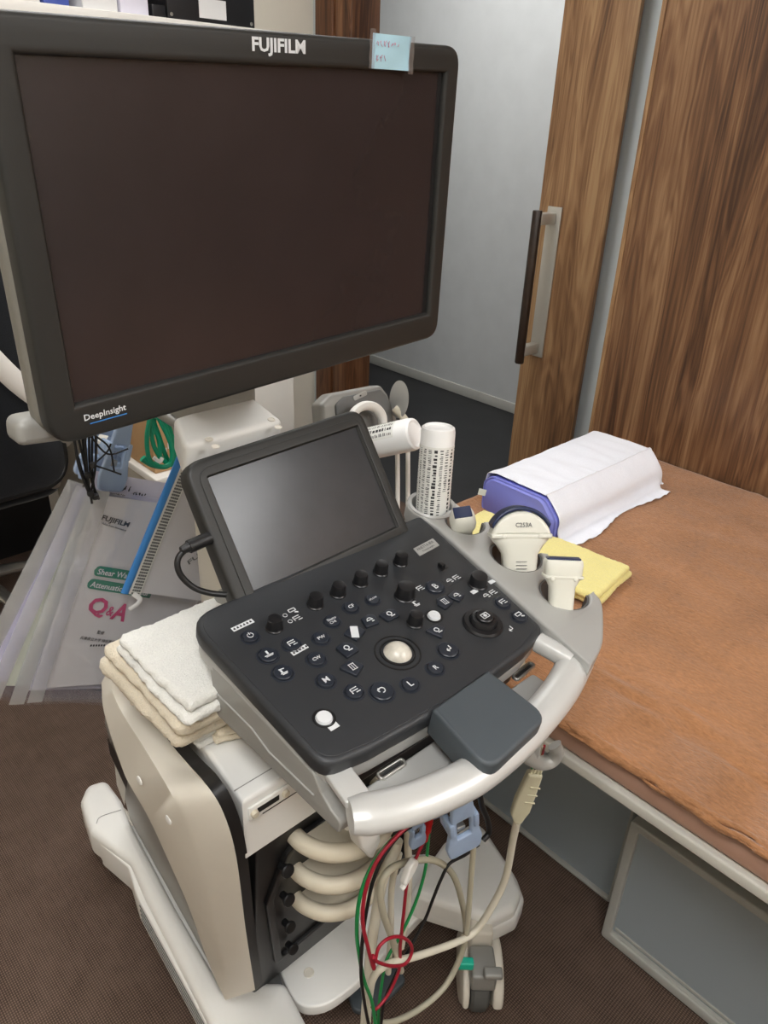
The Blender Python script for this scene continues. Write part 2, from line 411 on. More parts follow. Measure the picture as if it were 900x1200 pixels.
# ------------------------------------------------------------------ the room
XW = 1.98; YB = 2.52; XL = -1.5; YF = -2.45; ZC = 2.5; XH = 3.22
struct('floor', box(WF, XL - .1, XW + .02, YF - .1, YB + .1, -.06, 0), 'floor')
struct('ceiling', box(WF, XL - .1, XW + .1, YF - .1, YB + .1, ZC, ZC + .06), 'ceil')
struct('wall_back', box(WF, XL - .1, XW + .1, YB, YB + .1, 0, ZC), 'wall')
struct('wall_left', box(WF, XL - .1, XL, YF, YB, 0, ZC), 'wall')
struct('wall_front', box(WF, XL - .1, XW + .1, YF - .1, YF, 0, ZC), 'wall')
yo0 = 1.38; yo1 = YB - .185            # the doorway
w = box(WF, XW, XW + .1, YF, yo0, 0, ZC)
w.join(box(WF, XW, XW + .1, yo0, yo1, 2.1, ZC)); w.join(box(WF, XW, XW + .1, yo1, YB, 0, ZC))
struct('wall_right', w, 'gap')
# dark trim post beside the doorway, three mouldings
yj0 = AX(415, 5, XW - .01).y; yj1 = AX(372, 5, XW - .01).y
j = box(WF, XW - .02, XW + .11, yj0, yj0 + (yj1 - yj0) * .42, 0, 2.1, .004)
j.join(box(WF, XW - .012, XW + .1, yj0 + (yj1 - yj0) * .42, yj0 + (yj1 - yj0) * .5, 0, 2.1, .002))
j.join(box(WF, XW - .022, XW - .001, yj0 + (yj1 - yj0) * .5, min(yj1, YB - .002), 0, 2.1, .004))
struct('trim_1', j, 'jamb')
# walnut door leaf with its bar handle
XD = 1.93
yd0 = AX(752, 0, XD).y; yd1 = AX(662, 0, XD).y
d = struct('door_1', box(WF, XD, XD + .016, yd0, yd1, 0.01, 2.12, .002), 'walnut2')
hy0 = AX(655, 245, XD - .002).y; hz1 = AX(650, 242, XD).z; hz0 = AX(628, 417, XD).z
hp = obj('handle_plate', box(WF, XD - .006, XD, hy0 - .012, hy0 + .036, hz0, hz1, .002), 'nickel', d)
hp['label'] = 'satin aluminium back plate'
for z in (hz1 - .045, hz0 + .012):
    obj('handle_bracket', box(WF, XD - .075, XD - .006, hy0 + .002, hy0 + .03, z, z + .03, .003), 'nickel', hp)
hb = obj('handle_bar', lathe(Fr((XD - .078, hy0 + .016, hz0 - .01), (1, 0, 0), (0, 1, 0)), [(0, 0), (.012, .0), (.0135, .003), (.0135, hz1 - hz0), (.012, hz1 - hz0 + .003), (0, hz1 - hz0 + .003)], 20), 'darkwood', d)
hb['label'] = 'dark rounded grip bar'
# walnut panel along the bed
XP = 1.82
yp = AX(777, 0, XP).y
p = struct('door_2', box(WF, XP, XP + .03, YF + .01, yp - .012, .02, 2.3, .001), 'walnut')
obj('edge_strip', box(WF, XP - .002, XP + .031, yp - .0115, yp, .02, 2.3, .001), 'walnut2', p)
# the hall beyond the doorway
struct('floor_hall', box(WF, XW + .02, XH + .1, -.6, 6.0, -.06, 0.0), 'hallfloor')
struct('wall_hall', box(WF, XH, XH + .1, -.6, 6.0, 0, ZC), 'hall')
struct('wall_hall_end', box(WF, XW + .1, XH, 5.9, 6.0, 0, ZC), 'hall')
struct('wall_hall_near', box(WF, XW + .1, XH, -.7, -.6, 0, ZC), 'hall')
struct('ceiling_hall', box(WF, XW + .1, XH + .1, -.7, 6.0, ZC, ZC + .06), 'ceil')
struct('wall_hall_side', box(WF, XW + .0, XW + .1, YB + .1, 6.0, 0, ZC), 'hall')
struct('baseboard_hall', box(WF, XH - .008, XH, -.6, 5.9, 0, .055, .002), 'skirt')

struct('shade_panel', box(WF, -.3, .80, YB - .012, YB - .0005, 0, .52, .002), 'hallfloor')  # added panel; its black tile stands in for shade under desk and chair
# ------------------------------------------------------------------ back of the room: shelf, desk, chair
t = thing('wall_shelf', (1.3, YB, 1.56), 'cream wall shelf with binders and books above the big monitor', 'shelf')
zs = 1.618
obj('board', box(WF, .55, 1.80, YB - .27, YB - .002, zs - .028, zs, .002), 'deskw', t)
for x in (.8, 1.6): obj('bracket', box(WF, x, x + .02, YB - .2, YB - .002, zs - .12, zs - .028, .002), 'deskw', t)
def book(name, u0, u1, m, h, label, cat_, dz=0.0, grp=None, y=YB - .25):
    x0 = AY(u0, 8, y).x; x1 = AY(u1, 8, y).x
    t = thing(name, ((x0 + x1) / 2, y + .1, zs), label, cat_, grp)
    obj('cover', box(WF, x0, x1, y, y + .2, zs, zs + h, .003), m, t)
    obj('pages', box(WF, x0 + .004, x1 - .004, y + .004, y + .204, zs + .002, zs + h - .006, .001), 'paper', t)
    return t
b = book('ring_binder', 196, 298, 'binder', .11, 'wide black binder with a white label at the right end of the wall shelf', 'binder')
x1 = AY(298, 8, YB - .25).x; x0 = AY(196, 8, YB - .25).x
obj('spine_label', box(WF, x0 + .1, x1 - .1, YB - .2515, YB - .25, zs + .012, zs + .06), 'paper', b)['label'] = 'white spine label'
obj('rivet', lathe(Fr((x1 - .012, YB - .25, zs + .012), (1, 0, 0), (0, 0, 1)), [(0, .002), (.004, .0015), (.005, 0)], 12), 'steel', b)
obj('rivet', lathe(Fr((x0 + .012, YB - .25, zs + .012), (1, 0, 0), (0, 0, 1)), [(0, .002), (.004, .0015), (.005, 0)], 12), 'steel', b)
book('notebook', 178, 194, 'binder', .03, 'thin dark notebook beside the wide black binder on the wall shelf', 'notebook')
book('file_folder', 141, 174, 'lilac', .2, 'pale lilac file next to the thin dark notebook on the wall shelf', 'file')
book('file_folder', 97, 138, 'paper', .2, 'white file in the middle of the wall shelf', 'file')
book('hardcover_book', 52, 82, 'bluebook', .18, 'blue and white book second from the left on the wall shelf', 'book')
book('magazine', 15, 48, 'booklet', .2, 'white magazine at the left end of the wall shelf', 'magazine')

# desk and cabinets at the back
t = thing('desk', (.93, 2.3, 0), 'white desk against the back wall behind the office chair', 'desk')
obj('desk_top', box(WF, .82, 1.085, 2.10, YB - .01, .70, .725, .004), 'deskw', t)
obj('pedestal', box(WF, .83, 1.06, 2.12, YB - .02, .0, .70, .004), 'cab', t)
t = thing('steel_cabinet', (1.3, 2.2, 0), 'beige grey steel cabinet beside the dark door post', 'cabinet')
obj('cabinet_body', box(WF, 1.10, AY(345, 465, 1.97).x, 1.97, YB - .01, 0, 1.05, .006), 'cab', t)
for k in range(3): obj('drawer_front', box(WF, 1.112, AY(345, 465, 1.97).x - .012, 1.955, 1.97, .06 + k * .325, .37 + k * .325, .004), 'deskw', t)
t = thing('low_cabinet', (.85, 1.8, 0), 'low white cabinet under the cardboard box', 'cabinet')
obj('cabinet_body', box(WF, .775, 1.03, 1.62, 2.05, 0, .565, .004), 'cab', t)
obj('cabinet_top', box(WF, .77, 1.035, 1.61, 2.06, .565, .585, .003), 'deskw', t)
# cardboard box
t = thing('cardboard_box', (.85, 1.75, .585), 'brown cardboard box on the low white cabinet behind the green cord', 'box')
bx0, bx1, by0, by1, bz0, bz1 = .785, .945, 1.64, 1.84, .586, .74
obj('carton', box(WF, bx0, bx1, by0, by1, bz0, bz1, .002), 'card', t)
for a, b_, sl in ((by0, by0 + .06, .05), (by1 - .06, by1, -.05)):
    g = box(WF, bx0 + .002, bx1 - .002, a, b_, bz1, bz1 + .004)
    obj('flap', g, 'card', t)
g = G()
for k in range(5):
    r0 = box(Fr((bx0 + .03 + .016 * k, by0 - .0006, bz0 + .05 + .012 * (k % 3)), (1, 0, 0), (0, 0, 1)), -.006, .006, -.004, .012, 0, .0006); g.join(r0)
obj('printed_mark', g, 'paper', t)['label'] = 'white printed marks'

# office chair seen from behind
cx, cy = .46, 1.98
t = thing('office_chair', (cx, cy + .25, 0), 'black mesh office chair with pale frame arms and silver base', 'office chair')
def back(u, v):
    x = cx - .235 + .47 * u; z = .475 + .66 * v
    y = cy - .05 + .05 * (2 * u - 1) ** 2 * 1.0 + .05 * (v - .3) ** 2
    return x, y, z
out = fillet([(0, 0), (1, 0), (1, 1), (0, 1)], [.2, .2, .2, .2], 6)
ring0 = []; ring1 = []
bm = bmesh.new()
prof = rrect(-.235, .235, .475, 1.13, .07, 6)
def bend(p, dy): return Vector((cx + p[0], cy - .04 + .9 * p[0] ** 2 + dy, p[1]))
rings = []
for s, dy in ((.0, -.010), (.5, -.012), (.93, -.012), (1, -.004), (1, .012), (.93, .02), (.0, .018)):
    rings.append([bend(((p[0]) * max(s, .001), .8 + (p[1] - .8) * max(s, .001)), dy) for p in prof])
obj('backrest', loft(rings), 'netting', t)
rim = [bend((p[0] * 1.0, .8 + (p[1] - .8) * 1.0), .004) for p in prof]
obj('backrest_rim', tube(rim + [rim[0]], .011, 8, 0, False), 'black', t)
for s in (-1, 1):
    a = AY(-6, 375, cy - .09) if s > 0 else None
    pts = [(cx + s * .03, cy - .11, .93), (cx + s * .115, cy - .095, .80), (cx + s * .235, cy - .06, .655), (cx + s * .25, cy + .05, .56)]
    o = obj('frame_arm', tube(pts, .026, 12, 6, True, .55, (0, -1, .3)), 'deskw', t); o['label'] = 'pale frame arm'
    obj('lever', lathe(Fr((cx + s * .205, cy + .05, .462), (s, -.2, 0), (0, 0, 1)), [(0, .0), (.016, .0), (.018, .008), (.016, .03), (0, .034)], 16), 'steel', t)
    obj('armrest', box(WF, cx + s * .27 - .035, cx + s * .27 + .035, cy + .1, cy + .33, .63, .655, .01), 'black', t)
    obj('armrest_post', box(WF, cx + s * .27 - .018, cx + s * .27 + .018, cy + .17, cy + .25, .43, .63, .008), 'black', t)
obj('seat', plate(Fr((cx, cy + .25, .49), (1, 0, 0), (0, 1, 0)), rrect(-.24, .24, -.23, .23, .09), .07, .025), 'netting', t)
obj('column', lathe(Fr((cx, cy + .25, .1), (1, 0, 0), (0, 1, 0)), [(.028, 0), (.028, .15), (.02, .15), (.02, .33)], 20), 'steel', t)
for k in range(5):
    a = 2 * PI * k / 5 - 1.35; c, s = math.cos(a), math.sin(a); ox, oy = cx, cy + .25
    obj('base_arm', tube([(ox + .02 * c, oy + .02 * s, .125), (ox + .15 * c, oy + .15 * s, .115), (ox + .31 * c, oy + .31 * s, .07)], lambda q: .024 - .008 * q, 10, 6, True, .7, (0, 0, 1)), 'steel', t)
    ca = obj('castor', lathe(Fr((ox + .31 * c - .02 * s, oy + .31 * s + .02 * c, .028), (0, 0, 1), (c, s, 0)), [(0, 0), (.024, 0), (.0275, .004), (.0275, .036), (.024, .04), (0, .04)], 20), 'black', t)

# ------------------------------------------------------------------ the bed
XB0, XB1, YE, YN = .79, XP - .006, 1.02, -1.05
t = thing('examination_bed', (1.3, 0, 0), 'examination bed with rose beige mattress and off white rail beside the walnut panel', 'bed')
r = box(WF, XB0, XB0 + .03, YN, YE, .552, .572, .004); r.join(box(WF, XB1 - .03, XB1, YN, YE, .552, .572, .004))
r.join(box(WF, XB0 + .03, XB1 - .03, YE - .03, YE, .552, .572, .004)); r.join(box(WF, XB0 + .03, XB1 - .03, YN, YN + .03, .552, .572, .004))
obj('bed_rail', r, 'rail', t)
obj('mattress', box(WF, XB0 + .006, XB1 - .004, YN + .01, YE - .006, .572, .610, .012), 'vinyl', t)
obj('under_board', box(WF, XB0 + .03, XB1 - .03, YN + .03, YE - .03, .545, .56), 'mid', t)
for x in (XB0 + .012, XB1 - .06):
    for y in (YN + .02, YE - .07): obj('leg', box(WF, x, x + .045, y, y + .045, 0, .552, .003), 'rail', t)
ZB = .616
def cover(u, v):                       # brown towelling cover, loose along its near edge
    x = XB0 + .020 + (XB1 - XB0 - .02) * u; y = YN + .02 + (YE - .012 - YN - .02) * v
    e = max(0, 1 - u / .20)
    z = ZB + .004 + fbm((x, y, 0), 5, .002) + fbm((x * 2.2, y, 1), 11, .0022) + e * (fbm((x * 3, y * 1.0, 3), 9, .014) + fbm((x * 6, y * 1.5, 5), 10, .010) + abs(fbm((x * 5 + y * 1.5, y * .8 - x, 8), 6, .022)) + abs(fbm((x * 7 - y * .6, y * .5, 12), 7, .012)) - .004)
    if u > .12:                        # faint fold lines of the laid out towel
        z += .0022 * math.exp(-((y - .52 - .12 * (x - 1.3)) / .012) ** 2)
    if u < .075:                       # the hem hangs over the mattress edge in loose wrinkles
        k = 1 - u / .075; hem = .006 + fbm((0, y, 2), 5, .008) + fbm((0, y, 6), 19, .005)
        x = XB0 + .018 - .016 * min(1, k * 1.6) - abs(fbm((k * 2, y, 6), 24, .010)) * k - abs(fbm((k, y * 1.0, 9), 9, .010)) * k
        z = ZB + .004 + e * .004 - hem * max(0, (k - .25) / .75) ** 1.3 + abs(fbm((k * 3, y, 3), 16, .012)) * (1 - k) * k * 4
    return Vector((x, y, z))
g = grid(cover, 150, 260)
n = len(g.v)
g2 = G().add(g.v, g.f)
c = obj('bed_cover', g, 'bedc', None, 180, None, False)
md = c.modifiers.new('thick', 'SOLIDIFY'); md.thickness = .003; md.offset = 1
tag(c, 'brown towelling cover spread over the examination bed', 'bed cover')
# pillow under a white paper sheet
px0, px1, py0, py1, ph = 1.225, 1.655, .762, .958, .085
FPl = Fr((px0, (py0 + py1) / 2, ZB + .006), (0, -1, 0), (0, 0, 1))   # local z = -X... towards the bed's near side
W2 = (py1 - py0) / 2
prof = fillet([(-W2, 0), (W2, 0), (W2, ph * .55), (W2 - .035, ph), (-W2 + .02, ph), (-W2, ph * .8)], [.012, .012, .02, .03, .02, .02], 6)
t = thing('pillow', ((px0 + px1) / 2, (py0 + py1) / 2, ZB + .004), 'lavender vinyl pillow lying under the white paper at the head of the bed', 'pillow')
def prof_at(x, k, grow=0.0, jit=0.0):
    cy_, cz = (py0 + py1) / 2, ZB + .006 + ph * .45
    o = []
    for a, b_ in prof:
        y = cy_ - a; z = ZB + .006 + b_
        q = Vector((x, cy_ + (y - cy_) * k, cz + (z - cz) * k))
        o.append(q)
    return o
rings = [prof_at(px0, .90), prof_at(px0 + .004, .96), prof_at(px0 + .010, 1.0)] + [prof_at(px0 + .01 + (px1 - px0 - .03) * i / 8, 1.0) for i in range(1, 9)] + [prof_at(px1 - .008, .97), prof_at(px1, .88)]
obj('pillow_body', loft(rings), 'purple', t)
seam = [prof_at(px0 + .007, 1.0)[i] + Vector((0, 0, 0)) for i in range(len(prof))]
obj('piping', tube(seam + [seam[0]], .0028, 6, 0, False), 'purple', t)
tg = AZ(553, 577, ZB + .055)
tf = Fr((px0 - .001, py1 - .012, ZB + .050), (-.6, .75, .15), (0, .0, 1))
o = obj('care_tag', box(tf, 0, .017, -.0075, .0075, 0, .001), 'tag', t); o['label'] = 'white woven tag with green mark'
g = box(tf, .006, .010, -.005, .005, .001, .0014).join(box(tf, .0115, .0135, -.005, .004, .001, .0014))
obj('tag_mark', g, 'teal', o)
# paper sheet over it: runs from the back of the pillow over the top, down the near side, then a loose hem on the bed
cy_ = (py0 + py1) / 2
path = [(W2 * -1 - .003, .004), (-W2 - .003, ph * .78), (-W2 + .02, ph + .003), (W2 - .05, ph + .004), (W2 - .033, ph + .003), (W2 + .002, ph * .58), (W2 + .004, .018), (W2 + .012, .003), (W2 + .03, .002)]
path = [(p.x, p.y) for p in cat([(a, b_, 0) for a, b_ in path], 7)]
def sheet(u, v):
    x = px0 + .012 + (px1 - px0 + .008) * u
    i = v * (len(path) - 1); k = int(min(i, len(path) - 2)); f = i - k
    a = path[k][0] * (1 - f) + path[k + 1][0] * f; b_ = path[k][1] * (1 - f) + path[k + 1][1] * f
    if v > .86: a += (v - .86) / .14 * (.010 * math.sin(u * 9) + .012 * (1 - u))
    if v > .86: b_ += (v - .86) / .14 * .008 * abs(fbm((u * 9, 2, 0), 1.5, 1.4))
    end = max(0, (u - .93) / .07)
    b_ = b_ - end ** 2 * ph * .30; a *= 1 - .06 * end ** 2
    w_ = fbm((x * 3, a, b_), 9, .0022) + abs(fbm((x * 2, a * 3, 4), 12, .003))
    if .35 < v < .5: w_ += .0016 * math.exp(-((u - .42) / .012) ** 2)
    return Vector((x, cy_ - a, ZB + .008 + b_ + w_))
g = grid(sheet, 90, 70)
# the far end is folded down
def endflap(u, v):
    i = (.05 + .78 * v) * (len(path) - 1); k = int(i); f = i - k
    p = sheet(1.0, .05 + .78 * v)
    c0 = Vector((p.x + .006, cy_ + (p.y - cy_) * 1.0, ZB + .008))
    return p.lerp(Vector((p.x + .008 * u, p.y, ZB + .010)), u)
g.join(grid(endflap, 10, 50))
c = obj('paper_sheet', g, 'gauze', None, 180, None, False)
md = c.modifiers.new('thick', 'SOLIDIFY'); md.thickness = .0012; md.offset = 1
tag(c, 'white disposable paper sheet draped over the lavender pillow', 'paper sheet')
# yellow towel folded on the bed
def soft_slab(F, w, d, h, r, seed, amp=.003, nu=40, nv=40, fluff=.0012):
    g = G(); bm = bmesh.new(); bmesh.ops.create_cube(bm, size=1)
    for v in bm.verts: v.co = Vector((v.co.x * w, v.co.y * d, (v.co.z + .5) * h))
    bmesh.ops.bevel(bm, geom=bm.edges[:], offset=min(r, h * .48), segments=4, profile=.5, affect='EDGES')
    bmesh.ops.subdivide_edges(bm, edges=[e for e in bm.edges if e.calc_length() > .03], cuts=int(max(w, d) / .0045), use_grid_fill=True)
    g = from_bm(bm)
    def fn(p):
        s = noise.noise_vector(p * 14 + Vector((seed, 0, 0))) * amp
        s += noise.noise_vector(p * 160 + Vector((0, seed, 0))) * fluff
        k = .25 if p.z < .0005 else 1.0
        return F(p.x + s.x, p.y + s.y, p.z + s.z * k)
    return g.xf(fn)
ya, yb_, yc = AZ(557, 597, ZB + .012), AZ(728, 672, ZB + .012), AZ(690, 708, ZB + .008)
e1 = (yb_ - yc); e2 = Vector((-.55, 1, 0))
FY = Fr((1.135, .735, ZB + .010), (1, .12, 0), (-.12, 1, 0))
g = soft_slab(FY, .15, .34, .014, .007, 3).join(soft_slab(FY.sh(-.006, .004, .013), .15, .34, .014, .007, 5))
tag(obj('hand_towel', g, 'yellow', None, 60), 'pale yellow towel folded on the brown bed cover', 'towel')

# frosted drawers on the floor under the bed
def drawer(label, x, y0, y1, h, depth, rim):
    t = thing('storage_drawer', (x + depth / 2, (y0 + y1) / 2, 0), label, 'storage drawer')
    F = Fr((x, (y0 + y1) / 2, 0), (0, -1, 0), (0, 0, 1)); w = (y1 - y0) / 2     # F.z = -X (out of the front)
    fr = plate(F, rrect(-w, w, .008, h, .008), .022, .003, [rrect(-w + rim, w - rim, .008 + rim * 1.3, h - rim, .006)], 0)
    obj('front_rim', fr, 'frostrim', t)
    fp = box(F, -w + rim, w - rim, .008 + rim * 1.3, h - rim, -.020, -.010)
    obj('front_panel', fp, 'frost', t)
    if rim > .008:
        g = box(F, -w + rim, w - rim, .020, .034, -.012, -.004, .002).join(box(F, -w + rim + .004, w - rim - .004, .040, .046, -.011, -.007, .001))
        obj('grip_ledge', g, 'frostrim', t)
    b = box(WF, x + .022, x + depth, y0 + .008, y0 + .011, .008, h - .02).join(box(WF, x + .022, x + depth, y1 - .011, y1 - .008, .008, h - .02))
    b.join(box(WF, x + depth - .004, x + depth, y0 + .01, y1 - .01, .008, h - .02)).join(box(WF, x + .022, x + depth, y0 + .01, y1 - .01, .0, .008))
    obj('tub', b, 'frost', t)
    return t
drawer('wide frosted drawer pulled out in front, nearest to the camera', .985, -.25, .367, .325, .5, .017)
drawer('frosted drawer pushed back under the bed, next to the machine wheel', 1.056, .392, 1.0, .285, .5, .006)
bp = AX(855, 1000, 1.12)
t = thing('round_basket', (1.2, bp.y, .0), 'tan round basket standing inside the wide frosted drawer', 'basket')
F = Fr((1.24, bp.y, .012), (1, 0, 0), (0, 1, 0))
obj('basket_body', lathe(F, [(0, 0), (.075, 0), (.085, .01), (.1, .31), (.104, .315), (.104, .325), (.098, .325), (.094, .31), (.08, .02), (0, .014)], 36), 'tanb', t)
obj('basket_rim', lathe(F, [(.098, .318), (.107, .318), (.108, .326), (.104, .331), (.098, .328)], 36), 'tanb', t)

# ------------------------------------------------------------------ the ultrasound machine
KF = Fr((.475, .385, .888), (1, 0, 0), (0, 1, .16))                 # control panel plane
TF = Fr((.5013, .64994, .98444), (.9992, .0007, .041), (-.0344, .5582, .829))   # small touch panel
DF = Fr((.48502, .67125, 1.30196), (.9979, .0547, .0341), (-.0318, -.0414, .9986))   # big monitor
U = thing('ultrasound_machine', (.485, .72, 0), 'white and black ultrasound machine with big dark monitor and angled touch panel', 'ultrasound machine')
def P(name, g, m, parent=None, label=None, ang=38):
    o = obj(name, g, m, parent or U, ang)
    if label: o['label'] = label
    return o
def kp(pts, c=0.0): return [KF.px(u, v, c) for u, v in pts]

R_IMG0 = Vector((.733, -.68, .04))
# --- control panel
out = kp([(241, 742), (262, 712), (497, 604), (552, 657), (636, 737), (590, 775), (545, 805), (505, 835), (460, 860), (420, 880), (378, 895), (350, 872), (250, 757)])
a0 = KF.px(241, 745); 
top = [(-.163, .205), (-.163, .235), (.198, .245), (.196, .235), (.178, .133), (.159, .008), (.159, .0)]
front = [(.115, -.008), (.06, -.0115), (0, -.0135), (-.06, -.0115), (-.115, -.008), (-.163, .0)]
rim = fillet([(-.1655, .232), (.195, .242), (.179, .134), (.160, .002)] + front, [.035, .01, .3, .014, .02, .2, .2, .2, .02, .022], 6)
cp = P('control_panel', plate(KF, rim, .022, .006), 'panel')
inner = [(a * .965 - .0005, (b - .11) * .955 + .11) for a, b in rim]
P('panel_face', plate(KF, inner, .0016, .0008, top=.0008), 'panel', cp)
hous = [(a * .985, (b - .11) * .985 + .11) for a, b in rim]
hz = P('console_housing', plate(KF, hous, .02, .004, top=-.021), 'silver')
P('console_underside', box(KF, -.148, .145, .012, .215, -.09, -.038, .004), 'black')
sx = .3125
side = [(243, 762), (254, 838), (397, 978), (403, 955), (398, 928), (389, 914), (383, 903)]
FS = Fr((sx, 0, 0), (0, -1, 0), (0, 0, 1))          # normal -X
sp = [(-AX(u, v, sx).y, AX(u, v, sx).z) for u, v in side]
sp = [(sp[0][0], sp[0][1] - .014), sp[1], sp[2], (-.362, .838), (-.376, .842), (-.390, .852), (-.402, .868)]
o = P('side_cheek', plate(FS, fillet(sp, .006, 3), .014, .002), 'silver_dark')
P('seam_line', tube([FS(sp[0][0] + .004, sp[0][1] - .034, .0004), FS(-.50, .852, .0004), FS(-.47, .842, .0004), FS(-.40, .842, .0004)], .0012, 6, 0), 'silver', o)
FS2 = Fr((.628, 0, 0), (0, 1, 0), (0, 0, 1))
P('side_cheek', box(WF, .616, .628, .43, .57, .825, .885, .003), 'silver_dark')
# trays under the panel
TR = Fr((.475, .375, .838), (1, 0, 0), (0, 1, .10))
tr = P('pull_out_tray', plate(TR, rrect(-.12, .14, -.045, .004, .006), .012, .003), 'silver')
for u0, v0, u1, v1 in ((443, 913, 474, 893), (602, 797, 624, 779)):
    a, b = TR.px((u0 + u1) / 2, (v0 + v1) / 2); c, d = TR.px(u1, v1); r = math.atan2(d - b, c - a); hl = math.hypot(c - a, d - b)
    f = TR.sh(a, b, 0, r)
    P('slot_handle', plate(f, rrect(-hl, hl, -.005, .005, .0049), .004, .001, [rrect(-hl + .003, hl - .003, -.0025, .0025, .0024)], .004), 'steel', tr)
    P('slot', box(f, -hl + .003, hl - .003, -.0025, .0025, .0, .0006), 'black', tr)
# handle bow
hp_ = [(412, 946), (450, 940), (485, 931), (525, 915), (560, 897), (600, 866), (635, 831), (662, 797), (680, 763)]
hpts = [KF(*KF.px(u, v, -.008), -.021) for u, v in hp_]
hd = P('handle', tube(hpts, lambda q: .0195 * (.84 + .16 * min(1, q / .06)), 20, 8, True, .80, KF.z), 'handle')
e = KF.px(395, 903)
sa = Vector(KF(*KF.px(397, 901, -.016), -.022)); sb = Vector(KF(*KF.px(421, 934, -.012), -.018)); sd = sb - sa
FSt = Fr(sa, Vector((sd.y, -sd.x, 0)) * -1, sd)
P('handle_strut', box(Fr(sa, FSt.x, sd), -.0125, .0125, -.012, sd.length, -.005, .004, .002), 'handle', hd)
P('handle_strut', tube([KF(*KF.px(632, 748, -.01), -.016), KF(*KF.px(672, 772, -.01), -.014)], .012, 14, 0), 'handle', hd)
pd = [KF.px(u, v, .003) for u, v in [(506, 833), (572, 787), (643, 841), (572, 907)]]
wp = P('wrist_pad', plate(KF, fillet(pd, [.003, .003, .020, .018], 7), .036, .004, top=.006), 'pad')
# probe holder arm along the panel's right side
cups = [((545, 613), .027, .30), ((605, 651), .0345, .25), ((661, 695), .031, .42)]
inn = [(.1605, -.012), (.1625, .008), (.1795, .128), (.190, .205), (.1895, .228)]
ol = list(inn)
bc = KF.px(506, 593); br = .0285
ol += [(bc[0] + (br + .007) * math.cos(t), bc[1] + (br + .007) * math.sin(t)) for t in [PI * (1.12 - .12 * k) for k in range(10)]]
cpx = [(KF.px(*c), r, f) for c, r, f in cups]
for (c, r, f) in cpx:
    xo = c[0] + r + .006
    t0 = f * PI * .5
    st = (c[0] + r * math.cos(t0), c[1] + r * math.sin(t0))
    ol += [(xo - .010, c[1] + r * .95 + .004), (xo, c[1] + r * .62)]
    for k in range(25):
        t = t0 + (2 * PI - 2 * t0) * k / 24
        ol.append((c[0] + r * math.cos(t), c[1] + r * math.sin(t)))
    ol += [(xo, c[1] - r * .62)]
c3 = cpx[2][0]
ol += [(p.x, p.y) for p in cat([(c3[0] + .034, c3[1] - .022, 0), (c3[0] + .024, c3[1] - .040, 0), (*KF.px(707, 742), 0), (*KF.px(704, 760), 0), (*KF.px(692, 782), 0)], 6)]
arm = P('probe_holder', plate(KF, ol, .026, .0035, [ell(bc[0], bc[1], br)], .002), 'silver')
for (c, r, f) in cpx:
    t0 = f * PI * .5; rings = []
    for rr, cc in ((r + .0005, -.001), (r + .0005, -.06), (r - .0025, -.06), (r - .0025, -.001)):
        rings.append([KF(c[0] + rr * math.cos(t0 + (2 * PI - 2 * t0) * k / 30), c[1] + rr * math.sin(t0 + (2 * PI - 2 * t0) * k / 30), cc) for k in range(31)])
    rings.append(rings[0])
    P('cup_lining', loft(rings, False, False), 'cup', arm)
cl = lathe(KF.sh(bc[0], bc[1]), [(br, -.07), (br + .004, -.07), (br + .0045, .0), (br + .0055, .003), (br + .003, .005), (br, .003), (br - .001, -.05), (0, -.052), (0, -.066)], 36)
P('bottle_cup', cl, 'silver', arm)

